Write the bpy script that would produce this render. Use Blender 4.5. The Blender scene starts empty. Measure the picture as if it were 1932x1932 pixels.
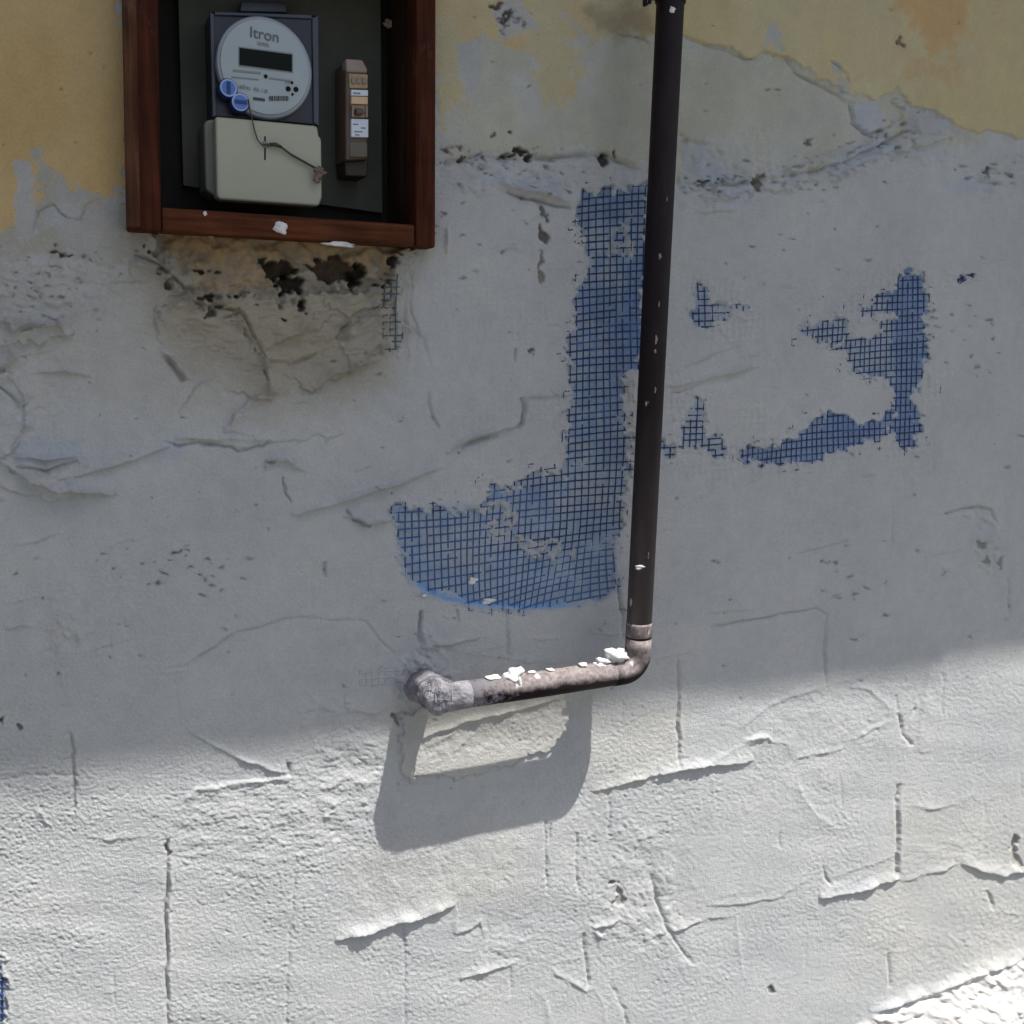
import bpy, bmesh, math, random
import numpy as np
from mathutils import Vector, Matrix
random.seed(7); rng = np.random.default_rng(11)
S = bpy.context.scene
COL = S.collection

# ---------------------------------------------------------------- camera
F, CEN, D = 1850.0, 966.0, 1.5          # focal length in picture units, centre, distance to the wall
def _basis():
    H = np.array([5000-CEN, 660-CEN, F]); V = np.array([662-CEN, 12060-CEN, F])
    X = H/np.linalg.norm(H); Z = V/np.linalg.norm(V); m = X@Z
    a = X-Z*m/2; b = Z-X*m/2
    X = a/np.linalg.norm(a); Z = b-(b@X)*X; Z /= np.linalg.norm(Z)
    return X, Z, np.cross(X, Z)
BX, BZ, BN = _basis()
def W(px, py, d=0.0):
    """point of the plane that lies d metres in front of the wall, seen at (px,py) of a 1932 px wide photo"""
    rx, ry = px-CEN, py-CEN
    t = (D-d)/(rx*BN[0]+ry*BN[1]+F*BN[2])
    return Vector((t*(rx*BX[0]+ry*BX[1]+F*BX[2]), -d, -t*(rx*BZ[0]+ry*BZ[1]+F*BZ[2])))
cd = bpy.data.cameras.new('camera'); cam = bpy.data.objects.new('camera', cd); COL.objects.link(cam)
S.camera = cam
cd.sensor_width = 36; cd.lens = 36*F/1932; cd.clip_start = 0.05; cd.clip_end = 500
R = Vector((BX[0], BN[0], -BZ[0])); U = -Vector((BX[1], BN[1], -BZ[1])); B = -Vector((BX[2], BN[2], -BZ[2]))
cam.matrix_world = Matrix(((R.x, U.x, B.x, 0), (R.y, U.y, B.y, -D), (R.z, U.z, B.z, 0), (0, 0, 0, 1)))

# ---------------------------------------------------------------- sky, sun, exposure
KX, KZ = -0.73, -2.70                    # shadow offset per metre of depth
ld = Vector((KX, 1.0, KZ)).normalized()  # direction the light travels
sun_d = bpy.data.lights.new('sun', 'SUN'); sun = bpy.data.objects.new('sun', sun_d); COL.objects.link(sun)
sun_d.energy = 5.0; sun_d.angle = math.radians(0.55); sun_d.color = (1.0, 0.975, 0.93)
sun.rotation_euler = ld.to_track_quat('-Z', 'Y').to_euler(); sun.location = (1, -4, 6)
w = bpy.data.worlds.new('World'); S.world = w; w.use_nodes = True
nt = w.node_tree; sky = nt.nodes.new('ShaderNodeTexSky'); sky.sky_type = 'NISHITA'; sky.sun_disc = False
sky.sun_elevation = math.asin(-ld.z); sky.sun_rotation = math.atan2(-ld.x, -ld.y)
sky.air_density = 1.0; sky.dust_density = 3.0; sky.ozone_density = 1.0
bg = nt.nodes['Background']; bg.inputs[1].default_value = 0.095; nt.links.new(sky.outputs[0], bg.inputs[0])
S.view_settings.view_transform = 'Standard'; S.view_settings.look = 'None'
S.view_settings.gamma = 1; S.view_settings.exposure = 0.62; S.view_settings.use_curve_mapping = False

# ---------------------------------------------------------------- helpers
def tag(o, label=None, cat=None, group=None, kind=None):
    if label: o['label'] = label
    if cat: o['category'] = cat
    if group: o['group'] = group
    if kind: o['kind'] = kind
    return o
def empty(name, loc=(0, 0, 0)):
    o = bpy.data.objects.new(name, None); COL.objects.link(o); o.location = loc; o.empty_display_size = .05
    return o
def link(name, me, parent=None):
    o = bpy.data.objects.new(name, me); COL.objects.link(o)
    if parent:
        o.parent = parent
        root = parent; off = Vector((0, 0, 0))
        while root: off += root.location; root = root.parent
        o.location = -off                # meshes are written in world coordinates
    return o
def mesh(name, vs, fs, m, parent=None, smooth=False):
    me = bpy.data.meshes.new(name); me.from_pydata([tuple(v) for v in vs], [], fs); me.validate(); me.update()
    if m: me.materials.append(m)
    if smooth:
        for p in me.polygons: p.use_smooth = True
    return link(name, me, parent)
def bevel(o, wd, seg=2):
    b = o.modifiers.new('bevel', 'BEVEL'); b.width = wd; b.segments = seg; b.limit_method = 'ANGLE'; b.angle_limit = math.radians(35)
    for p in o.data.polygons: p.use_smooth = True
    wn = o.modifiers.new('normals', 'WEIGHTED_NORMAL'); wn.keep_sharp = True
    return o
def prism(name, front, d0, d1, m, parent=None, bev=0.0):
    """solid whose outline is a list of 3D points; d0 / d1 = front and back depth (metres in front of the wall)"""
    n = len(front)
    vs = [(p[0], -d0, p[2]) for p in front]+[(p[0], -d1, p[2]) for p in front]
    fs = [list(range(n)), list(range(2*n-1, n-1, -1))]
    for i in range(n):
        j = (i+1) % n; fs.append([i, i+n, j+n, j])
    o = mesh(name, vs, fs, m, parent)
    bm = bmesh.new(); bm.from_mesh(o.data); bmesh.ops.recalc_face_normals(bm, faces=bm.faces); bm.to_mesh(o.data); bm.free()
    if bev: bevel(o, bev)
    return o
def quadp(name, pts, d0, d1, m, parent=None, bev=0.0):
    return prism(name, [W(x, y, d0) for x, y in pts], d0, d1, m, parent, bev)
def box(name, x0, x1, y0, y1, z0, z1, m, parent=None, bev=0.0):
    vs = [(x, y, z) for x in (x0, x1) for y in (y0, y1) for z in (z0, z1)]
    fs = [(0, 1, 3, 2), (4, 6, 7, 5), (0, 4, 5, 1), (2, 3, 7, 6), (0, 2, 6, 4), (1, 5, 7, 3)]
    o = mesh(name, vs, fs, m, parent)
    if bev: bevel(o, bev)
    return o
def disc(name, c, rx, rz, d0, d1, m, parent=None, n=48, bev=0.0):
    return prism(name, [(c[0]+rx*math.cos(a), 0, c[2]+rz*math.sin(a)) for a in [2*math.pi*i/n for i in range(n)]], d0, d1, m, parent, bev)
def tube_geo(pts, rad, n=10, cap=True):
    pts = [Vector(p) for p in pts]; vs = []; fs = []
    if not hasattr(rad, '__len__'): rad = [rad]*len(pts)
    up = None
    for i, p in enumerate(pts):
        t = (pts[min(i+1, len(pts)-1)]-pts[max(i-1, 0)]).normalized()
        if up is None:
            up = Vector((0, 1, 0)) if abs(t.y) < .8 else Vector((1, 0, 0))
        up = (up-t*up.dot(t)).normalized(); s = t.cross(up)
        for k in range(n):
            a = 2*math.pi*k/n; vs.append(p+(up*math.cos(a)+s*math.sin(a))*rad[i])
    for i in range(len(pts)-1):
        for k in range(n):
            k2 = (k+1) % n; fs.append((i*n+k, i*n+k2, (i+1)*n+k2, (i+1)*n+k))
    if cap: fs += [tuple(range(n-1, -1, -1)), tuple(range((len(pts)-1)*n, len(pts)*n))]
    return vs, fs
def tube(name, pts, rad, m, parent=None, n=24):
    vs, fs = tube_geo(pts, rad, n); return mesh(name, vs, fs, m, parent, True)

def new_mat(name):
    m = bpy.data.materials.new(name); m.use_nodes = True
    return m, m.node_tree, m.node_tree.nodes['Principled BSDF']
def add(t, kind, **kw):
    n = t.nodes.new(kind)
    for k, v in kw.items(): setattr(n, k, v)
    return n
def noise(t, scale, detail=4, rough=.55, stretch=None):
    tc = add(t, 'ShaderNodeTexCoord'); n = add(t, 'ShaderNodeTexNoise')
    n.inputs['Scale'].default_value = scale; n.inputs['Detail'].default_value = detail; n.inputs['Roughness'].default_value = rough
    if stretch:
        mp = add(t, 'ShaderNodeMapping'); mp.inputs['Scale'].default_value = stretch
        t.links.new(tc.outputs['Object'], mp.inputs[0]); t.links.new(mp.outputs[0], n.inputs[0])
    else: t.links.new(tc.outputs['Object'], n.inputs[0])
    return n.outputs[0]
def ramp(t, src, stops):
    r = add(t, 'ShaderNodeValToRGB'); e = r.color_ramp.elements
    while len(e) < len(stops): e.new(.5)
    for q, (p, c) in zip(e, stops): q.position = p; q.color = (*c, 1) if len(c) == 3 else c
    t.links.new(src, r.inputs[0]); return r.outputs[0]
def mixc(t, fac, a, b, mode='MIX'):
    n = add(t, 'ShaderNodeMix', data_type='RGBA', blend_type=mode)
    for s, v in ((0, fac), (6, a), (7, b)):
        if hasattr(v, 'links'): t.links.new(v, n.inputs[s])
        else: n.inputs[s].default_value = v if s == 0 else (*v, 1)
    return n.outputs[2]
def bump(t, b, h, dist, strength=1.0):
    n = add(t, 'ShaderNodeBump'); n.inputs['Distance'].default_value = dist; n.inputs['Strength'].default_value = strength
    t.links.new(h, n.inputs['Height']); t.links.new(n.outputs[0], b.inputs['Normal'])
def simple(name, c, rough=.6, var=.15, scale=30, bmp=0, spec=.5, metal=0):
    m, t, b = new_mat(name)
    n = noise(t, scale)
    t.links.new(ramp(t, n, [(.25, tuple(x*(1-var) for x in c)), (.75, tuple(min(1, x*(1+var)) for x in c))]), b.inputs['Base Color'])
    b.inputs['Roughness'].default_value = rough; b.inputs['Metallic'].default_value = metal
    b.inputs['Specular IOR Level'].default_value = spec
    if bmp: bump(t, b, n, bmp)
    return m

# wall material: colour attribute + fine grain
mw, t, b = new_mat('plaster')
at = add(t, 'ShaderNodeAttribute', attribute_name='Col')
n1 = noise(t, 5, 5, .6); n2 = noise(t, 260, 4, .65); n3 = noise(t, 38, 5, .6)
c = mixc(t, 1.0, at.outputs['Color'], ramp(t, n1, [(.3, (.90, .905, .92)), (.7, (1.04, 1.03, 1.01))]), 'MULTIPLY')
c = mixc(t, 1.0, c, ramp(t, n3, [(.3, (.94, .94, .95)), (.65, (1.03, 1.03, 1.02))]), 'MULTIPLY')
c = mixc(t, 1.0, c, ramp(t, n2, [(.25, (.90, .90, .90)), (.6, (1.03, 1.03, 1.03))]), 'MULTIPLY')
t.links.new(c, b.inputs['Base Color']); b.inputs['Roughness'].default_value = .92; b.inputs['Specular IOR Level'].default_value = .25
bump(t, b, noise(t, 340, 4, .8), .0034, .9)

def plain_plaster(name, c):
    m = simple(name, c, .92, .12, 60, .004, .2); return m
M_CRUMB = plain_plaster('fresh_mortar', (.66, .65, .62))
M_STRAND = simple('blue_fibre', (.014, .040, .125), .5, .3, 80, 0, .4)
M_STRANDG = simple('grey_fibre', (.10, .12, .13), .7, .4, 80, 0, .3)
M_ROOF = simple('eave_boards', (.20, .16, .12), .8, .1, 5)
M_GROUND = simple('pavement_concrete', (.13, .125, .115), .9, .2, 3, .01)

# varnished wood
def wood(name, c, rough=.45, axis='z'):
    m, t, b = new_mat(name)
    st = (60, 60, 3) if axis == 'z' else (3, 60, 60)
    n = noise(t, 2.2, 6, .6, st); k = noise(t, 18, 4)
    col = ramp(t, n, [(.3, tuple(x*.5 for x in c)), (.5, c), (.72, tuple(x*1.6 for x in c))])
    col = mixc(t, 1.0, col, ramp(t, k, [(.35, (.75, .75, .75)), (.6, (1.1, 1.1, 1.1))]), 'MULTIPLY')
    wr = noise(t, 26, 8, .75, (1, 1, .3) if axis == 'z' else (.3, 1, 1)); wm = add(t, 'ShaderNodeMapRange'); wm.inputs[1].default_value = .60; wm.inputs[2].default_value = .70; wm.inputs[4].default_value = .55
    t.links.new(wr, wm.inputs[0]); col = mixc(t, wm.outputs[0], col, (.12, .075, .05))
    t.links.new(col, b.inputs['Base Color']); b.inputs['Roughness'].default_value = rough; b.inputs['Specular IOR Level'].default_value = .10
    bump(t, b, n, .0015, .5); return m
M_WOODV = wood('red_varnished_wood_upright', (.048, .0125, .0058), .7); M_WOODH = wood('red_varnished_wood_level', (.075, .024, .0095), .7, 'x')
M_LINER = wood('dark_box_lining', (.030, .016, .010), .7)
M_BOARD = simple('painted_back_board', (.075, .080, .062), .8, .25, 12)
M_NAVY = simple('smoky_plastic', (.013, .016, .022), .3, .2, 20)
M_NAVYR = simple('smoky_plastic_rim', (.045, .050, .070), .3, .2, 20)
M_DIAL = simple('dial_plate', (.33, .38, .39), .35, .06, 20); M_RIM = simple('dial_rim', (.30, .32, .37), .3, .08, 20)
M_BLACK = simple('dark_display', (.006, .008, .006), .5, .2, 20, 0, .12)
M_INK = simple('dark_ink', (.045, .05, .055), .7, .1); M_INKL = simple('pale_ink', (.20, .225, .24), .7, .1)
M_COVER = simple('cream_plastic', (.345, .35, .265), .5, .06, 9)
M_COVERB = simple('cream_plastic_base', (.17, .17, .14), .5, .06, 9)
M_BLUE = simple('blue_seal', (.07, .17, .50), .4, .15); M_BLUEL = simple('pale_blue_seal', (.36, .46, .70), .4, .1)
M_BLUED = simple('deep_blue_seal', (.01, .03, .14), .4, .1)
M_WIRE = simple('seal_wire', (.03, .032, .025), .5, .2); M_LEAD = simple('lead_seal', (.16, .11, .095), .7, .3, 120, .003)
M_BROWN = simple('brown_bakelite', (.115, .072, .048), .5, .2, 30); M_BROWNL = simple('brown_bakelite_light', (.27, .21, .17), .5, .15, 30)
M_OCHRE = simple('yellowed_plastic', (.36, .27, .14), .5, .3, 60); M_ORANGE = simple('orange_toggle', (.62, .42, .26), .5, .1)
M_WHITE = simple('white_label', (.62, .68, .76), .6, .05)

# painted drain pipe with dust lying on its upper side and mortar splashes
def pipe_mat(name, dusty, base=(.0085, .0045, .0052)):
    m, t, b = new_mat(name)
    n = noise(t, 24, 6, .65); n2 = noise(t, 120, 3, .6); spots = noise(t, 55, 2, .5, (1, 1, .35))
    geo = add(t, 'ShaderNodeNewGeometry'); sep = add(t, 'ShaderNodeSeparateXYZ'); t.links.new(geo.outputs['Normal'], sep.inputs[0])
    col = mixc(t, n, tuple(x*.6 for x in base), tuple(x*1.7 for x in base))
    if dusty:
        mp = add(t, 'ShaderNodeMapRange'); mp.inputs[1].default_value = -.15; mp.inputs[2].default_value = .32
        ad = add(t, 'ShaderNodeMath', operation='MULTIPLY_ADD'); ad.inputs[1].default_value = 1.1; t.links.new(n, ad.inputs[0]); 
        sb = add(t, 'ShaderNodeMath', operation='SUBTRACT'); t.links.new(sep.outputs[2], sb.inputs[0]); sb.inputs[1].default_value = .55
        t.links.new(sb.outputs[0], ad.inputs[2]); t.links.new(ad.outputs[0], mp.inputs[0])
        col = mixc(t, mp.outputs[0], col, ramp(t, n2, [(.3, (.13, .102, .100)), (.7, (.30, .262, .255))]))
        g3 = add(t, 'ShaderNodeNewGeometry'); s3 = add(t, 'ShaderNodeSeparateXYZ'); t.links.new(g3.outputs['Position'], s3.inputs[0])
        m3 = add(t, 'ShaderNodeMapRange'); m3.inputs[1].default_value = .72; m3.inputs[2].default_value = .52; m3.inputs[3].default_value = -.25; m3.inputs[4].default_value = .55; t.links.new(s3.outputs[0], m3.inputs[0])
        a3 = add(t, 'ShaderNodeMath'); t.links.new(m3.outputs[0], a3.inputs[0]); t.links.new(n2, a3.inputs[1])
        c3 = add(t, 'ShaderNodeMapRange'); c3.inputs[1].default_value = .55; c3.inputs[2].default_value = .75; t.links.new(a3.outputs[0], c3.inputs[0])
        col = mixc(t, c3.outputs[0], col, (.21, .20, .215))
        sc = add(t, 'ShaderNodeMapRange'); sc.inputs[1].default_value = .70; sc.inputs[2].default_value = .73; t.links.new(spots, sc.inputs[0])
        col = mixc(t, sc.outputs[0], col, (.48, .46, .45))
    else:
        sc = add(t, 'ShaderNodeMapRange'); sc.inputs[1].default_value = .70; sc.inputs[2].default_value = .74; t.links.new(spots, sc.inputs[0])
        col = mixc(t, sc.outputs[0], col, (.5, .47, .45))
        dz = noise(t, 9, 5, .7, (1, 1, .25)); s2 = add(t, 'ShaderNodeMapRange'); s2.inputs[1].default_value = .5; s2.inputs[2].default_value = .8; s2.inputs[4].default_value = .22
        t.links.new(dz, s2.inputs[0]); col = mixc(t, s2.outputs[0], col, (.09, .075, .08))
        sp = add(t, 'ShaderNodeSeparateXYZ'); g2 = add(t, 'ShaderNodeNewGeometry'); t.links.new(g2.outputs['Position'], sp.inputs[0])
        lo_ = add(t, 'ShaderNodeMapRange'); lo_.inputs[1].default_value = -.10; lo_.inputs[2].default_value = -.48; lo_.inputs[4].default_value = .85; t.links.new(sp.outputs[2], lo_.inputs[0])
        mu = add(t, 'ShaderNodeMath', operation='MULTIPLY'); t.links.new(lo_.outputs[0], mu.inputs[0]); t.links.new(dz, mu.inputs[1]); col = mixc(t, mu.outputs[0], col, (.15, .125, .13))  # upright mixed paler downward: dust plus its sunlit tone put into the colour
    t.links.new(col, b.inputs['Base Color'])
    b.inputs['Roughness'].default_value = .75 if dusty else .5; b.inputs['Specular IOR Level'].default_value = .2
    bump(t, b, n, .004 if dusty else .0015, .6); return m
M_PIPE = pipe_mat('brown_painted_pipe', False); M_PIPED = pipe_mat('dusty_brown_pipe', True)
M_ELBOW = simple('mortar_smeared_pipe', (.215, .205, .22), .9, .55, 70, .006, .2)

# ---------------------------------------------------------------- wall relief
PAD = 40
core = np.arange(-10, 1944, 2.08)
lo = -10-np.cumsum(np.geomspace(3, 60, PAD))[::-1]; hi = core[-1]+np.cumsum(np.geomspace(3, 60, PAD))
G = np.concatenate([lo, core, hi]); N = len(G)
PX, PY = np.meshgrid(G, G)
def fnoise(sx, sy=None, seed=0):
    sy = sx if sy is None else sy
    r = np.random.default_rng(seed); a = r.standard_normal((N, N))
    fy = np.fft.fftfreq(N)[:, None]*sy/2.08; fx = np.fft.fftfreq(N)[None, :]*sx/2.08
    k = np.exp(-(fx**2+fy**2)*6.0)
    o = np.real(np.fft.ifft2(np.fft.fft2(a)*k)); return o/o.std()
def bnoise(sx, sy, seed):
    a = np.random.default_rng(seed).standard_normal((N, N))
    fy = np.fft.fftfreq(N)[:, None]*sy/2.08; fx = np.fft.fftfreq(N)[None, :]*sx/2.08; q = fx**2+fy**2
    o = np.real(np.fft.ifft2(np.fft.fft2(a)*np.exp(-q*6)*(1-np.exp(-q*26)))); return o/o.std()
nA = fnoise(60, seed=1); nB = fnoise(16, seed=2); nC = fnoise(7, seed=3); nD = fnoise(220, seed=4); nE = fnoise(4, seed=5)
wx = 3.0*fnoise(24, seed=6)+1.3*fnoise(8, seed=7); wy = 3.0*fnoise(24, seed=8)+1.3*fnoise(8, seed=9)
QX, QY = PX+wx, PY+wy
QX2, QY2 = PX+.42*wx+.5*nE, PY+.42*wy+.5*fnoise(4, seed=10)
def win(pts, pad):
    xs = [p[0] for p in pts]; ys = [p[1] for p in pts]
    i0 = np.searchsorted(G, min(xs)-pad); i1 = np.searchsorted(G, max(xs)+pad)
    j0 = np.searchsorted(G, min(ys)-pad); j1 = np.searchsorted(G, max(ys)+pad)
    return (slice(max(j0, 0), j1+1), slice(max(i0, 0), i1+1))
def pdist(pts, sl, X, Y, closed=False):
    X = X[sl]; Y = Y[sl]; best = np.full(X.shape, 1e9); sgn = np.zeros(X.shape); tt = np.zeros(X.shape)
    P = list(pts)+([pts[0]] if closed else [])
    L = [math.dist(P[i], P[i+1]) for i in range(len(P)-1)]; tot = sum(L); acc = 0; ins = np.zeros(X.shape, bool)
    for i in range(len(P)-1):
        (ax, ay), (bx, by) = P[i], P[i+1]; dx, dy = bx-ax, by-ay; l2 = dx*dx+dy*dy+1e-9
        u = np.clip(((X-ax)*dx+(Y-ay)*dy)/l2, 0, 1); d = np.hypot(X-ax-u*dx, Y-ay-u*dy)
        m = d < best; best[m] = d[m]; sgn[m] = np.sign(dx*(Y-ay)-dy*(X-ax))[m]; tt[m] = ((acc+u*L[i])/tot)[m]; acc += L[i]
        if closed:
            c = ((ay > Y) != (by > Y)) & (X < (bx-ax)*(Y-ay)/(by-ay+1e-12)+ax); ins ^= c
    return (np.where(ins, best, -best), None) if closed else (best*np.where(sgn == 0, 1, sgn), tt)
sm = lambda x: (lambda t: t*t*(3-2*t))(np.clip(x, 0, 1))
Hh = np.zeros((N, N)); MM = .001
def ridge(pts, h, a=3, b=14, fine=True, wob=.45, prof=.5):
    """raised trowel mark: width a on the positive (right / lower) side, b on the other"""
    ym_ = sum(p[1] for p in pts)/len(pts); h, b = (h*(4.3 if abs(h) < 2.5 else 3.9), b*(.7 if b < 16 else 1.1)) if ym_ < 1230 else (h*(1.3 if h > 0 else 1.9), b)
    sl = win(pts, 3.2*max(a, b)); d, t_ = pdist(pts, sl, QX2, QY2)
    wd = np.where(d > 0, a, b); e = np.exp(-(np.abs(d)/wd)**1.5)*np.clip(4*t_*(1-t_), 0, 1)**prof
    Hh[sl] += h*MM*e*(1+(wob if h > 0 else .3)*np.clip(nB[sl], -1.6, 1.6)*.6)
def groove(pts, h, a=3, b=5): ridge(pts, -h, a, b, True, .3, .25)
def area(pts, soft, rag=0, raggedness=None):
    sl = win(pts, soft*2+rag*3+20); d, _ = pdist(pts, sl, QX, QY, True)
    d = d+rag*(nB[sl]*.6+nC[sl]*.4+nA[sl]*.5)
    m = np.zeros((N, N)); m[sl] = sm(d/soft+.5); return m
# colours (linear albedo)
C = np.empty((N, N, 3)); C[:] = (.502, .512, .510)
def paint(mask, col, k=1.0):
    global C
    m = (mask*k)[..., None]; C = C*(1-m)+np.array(col)*m

BIG = 2600
# large undulations and trowel work
Hh += 2.0*MM*nD+.55*MM*nA
tx = fnoise(90, 26, 21)
Hh += .5*MM*tx
# grain: horizontal ripples lower left, stipple elsewhere
gh = fnoise(13, 4.2, 31); gs = fnoise(4.5, 4.5, 32); gd = fnoise(7, 5, 33); gm = sm(fnoise(120, 90, 34)*.5+.5)
lowl = area([(-900, 1440), (330, 1440), (640, 1500), (640, 2600), (-900, 2600)], 180)
lower = area([(-900, 1330), (900, 1330), (2600, 1240), (2600, 2700), (-900, 2700)], 260)
ge = fnoise(3.2, 3.2, 35); gv = fnoise(5, 9, 36)
gw = np.random.default_rng(77).standard_normal((N, N)); gw = (gw+np.roll(gw, 1, 1))/1.41
bh = bnoise(8, 2.6, 41); bi = bnoise(3.2, 3.2, 42); bj = bnoise(2.4, 6, 43)
Hh += MM*(.07*gs+.12*bi+.07*gw+.10*bnoise(6, 4, 44)*gm+lower*(.115*bh*lowl+.05*bh+.13*bi*(.5+gm)+.04*bj*(1-lowl)*gm+.12*gw*(.5+.8*gm)+.03*gs))
def rough(pts, amp, soft=40, sx=9, sy=7, seed=50, rag=8):
    amp = amp*(2.0 if sum(p[1] for p in pts)/len(pts) < 1230 else 1)
    m = area(pts, soft, rag); n = fnoise(sx, sy, seed); n2_ = fnoise(sx*2.2, sy*2.2, seed+1)
    global Hh
    Hh += MM*amp*m*(.6*np.abs(n)-.3+.6*n2_)
# rough patches of drag marks
rough([(550, 1330), (700, 1330), (735, 1390), (700, 1560), (620, 1600), (600, 1450)], 1.5, 40, 14, 7, 51)
rough([(350, 1500), (560, 1460), (620, 1620), (380, 1680), (330, 1600)], .9, 40, 12, 5, 53)
rough([(1150, 1540), (1290, 1560), (1300, 1820), (1130, 1780)], 1.5, 50, 9, 10, 55)
rough([(1620, 1760), (1932, 1700), (1932, 1820), (1640, 1900)], .5, 40, 7, 7, 57)
rough([(650, 1600), (960, 1560), (1010, 1640), (800, 1720), (640, 1740)], .75, 40, 7, 10, 59)
rough([(880, 1740), (1010, 1700), (1000, 1830), (860, 1840)], .8, 30, 8, 6, 61)
rough([(1350, 1400), (1680, 1330), (1700, 1420), (1560, 1520), (1300, 1560)], .5, 50, 6, 9, 63)
rough([(1450, 1300), (1640, 1290), (1680, 1400), (1420, 1410)], .6, 30, 8, 6, 64)
rough([(1650, 1270), (1760, 1300), (1720, 1420), (1640, 1400)], .5, 30, 8, 6, 65)
rough([(-60, 520), (110, 520), (120, 700), (60, 850), (-60, 850)], 1.6, 60, 26, 14, 66)
rough([(-60, 480), (240, 480), (270, 560), (-60, 600)], 1.2, 30, 13, 8, 67)
rough([(1700, 1590), (1860, 1560), (1860, 1640), (1710, 1640)], .6, 20, 14, 5, 68)
rough([(100, 1100), (300, 1040), (330, 1140), (120, 1250)], .4, 40, 9, 6, 69)

# ---- old yellow limewash at the top, with pale undercoat showing
yl = area([(-2000, -2000), (240, -2000), (240, 380), (205, 372), (150, 380), (80, 300), (60, 420), (-2000, 480)], 22, 20)
ym = area([(812, -2000), (1262, -2000), (1262, 60), (1190, 62), (1100, 85), (1075, 40), (1080, 150), (1060, 190), (980, 90), (900, 60), (862, 120), (870, 200), (850, 235), (815, 240)], 24, 16)
yr = area([(1280, -2000), (3000, -2000), (3000, 270), (1932, 268), (1800, 240), (1780, 215), (1715, 200), (1690, 165), (1650, 190), (1600, 180), (1570, 165), (1530, 130), (1480, 100), (1440, 100), (1400, 112), (1340, 85), (1280, 66)], 6, 4)
under = area([(812, -2000), (3000, -2000), (3000, 262), (1932, 270), (1800, 285), (1660, 245), (1560, 310), (1420, 330), (1330, 345), (1230, 330), (1140, 285), (900, 290), (815, 312)], 16, 10)
underl = area([(-2000, 250), (245, 250), (250, 480), (90, 490), (-2000, 500)], 18, 12)
mott = sm(fnoise(70, 90, 71)*.5+.5); mott2 = sm(fnoise(30, 60, 72)*.7+.45)
paint(under, (.50, .50, .425)); paint(under*mott, (.50, .51, .48)); paint(under*mott2, (.46, .455, .37), .6)
paint(underl, (.42, .41, .35)); paint(underl*mott2, (.43, .435, .44), .7)
paint(yl, (.58, .43, .215)); paint(yl*mott, (.56, .40, .18), .8)
paint(ym, (.56, .48, .28)); paint(ym*mott2, (.60, .43, .21), .65); paint(ym*mott, (.52, .49, .35), .5)
paint(yr, (.575, .51, .31)); paint(yr*mott, (.59, .49, .27), .7)
paint(area([(1640, -100), (1830, -100), (1840, 60), (1760, 120), (1690, 50)], 60, 20), (.60, .37, .16), .7)
paint(area([(1690, 80), (1730, 110), (1780, 140), (1700, 150)], 40, 8), (.58, .36, .17), .4)
paint(area([(1100, 30), (1230, 0), (1235, 60), (1150, 75)], 40, 10), (.27, .23, .15), .6)
paint(area([(300, 430), (800, 430), (760, 600), (300, 600)], 60, 10)*0, (0, 0, 0))
Hh -= .7*MM*yl*0
Hh += MM*(4.5*yr+.8*ym*sm(fnoise(30, 30, 73)+.3)+.9*under+1.2*underl+1.0*yl)
# peeled flakes
fl = area([(1600, 195), (1655, 190), (1665, 240), (1630, 255), (1600, 235)], 4, 3); Hh += 2.2*MM*fl; paint(fl, (.47, .49, .52))
for p in ([(1445, 45), (1462, 40), (1470, 85), (1442, 88)], [(1570, 120), (1590, 135), (1600, 185), (1572, 175)], [(1700, 200), (1800, 215), (1815, 260), (1700, 255)], [(30, 300), (60, 290), (70, 440), (30, 470)], [(90, 385), (150, 380), (150, 420), (70, 430)], [(930, 10), (980, 0), (1000, 60), (950, 70)], [(855, 80), (900, 75), (905, 170), (870, 180)]):
    m = area(p, 6, 5); paint(m, (.45, .465, .475), .85); Hh -= .6*MM*m
groove([(1290, 70), (1340, 88), (1400, 114), (1435, 112)], .9, 2, 3)
groove([(1435, 100), (1480, 108), (1500, 138), (1550, 165), (1585, 190), (1610, 196)], 1.3, 2.5, 4)
groove([(1560, 115), (1590, 140), (1598, 165)], 1.2, 2, 3)
groove([(1600, 195), (1606, 235), (1632, 254), (1662, 248)], 2.2, 3, 4)
groove([(1165, 66), (1200, 70), (1225, 80)], 1.0, 2, 3)
groove([(60, 440), (70, 400), (100, 385), (125, 410), (150, 414), (165, 385), (190, 375)], .9, 2, 3)
# ---- new render ends in a rough lip under the paint
rough([(820, 300), (1220, 300), (1222, 365), (1000, 380), (820, 350)], 1.6, 20, 12, 8, 80)
rough([(1280, 250), (1340, 280), (1420, 330), (1560, 300), (1700, 235), (1830, 255), (1850, 300), (1700, 310), (1560, 345), (1400, 370), (1280, 390)], 2.2, 20, 15, 9, 82)
rough([(1840, 290), (1960, 300), (1960, 370), (1850, 370)], 2.6, 24, 16, 10, 84)
rough([(1420, 255), (1450, 250), (1440, 330), (1400, 320)], 1.5, 20, 10, 12, 86)
ridge([(820, 312), (900, 298), (980, 302), (1140, 292), (1225, 330)], -2.2, 4, 9, False)
ridge([(940, 345), (1000, 362), (1085, 380)], 2.4, 3, 10, False); groove([(955, 362), (1010, 378), (1080, 392)], 2.2, 3, 4)
ridge([(1285, 375), (1340, 350), (1420, 345), (1560, 318), (1640, 285), (1700, 250), (1800, 258)], -2.4, 6, 4, False)
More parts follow.
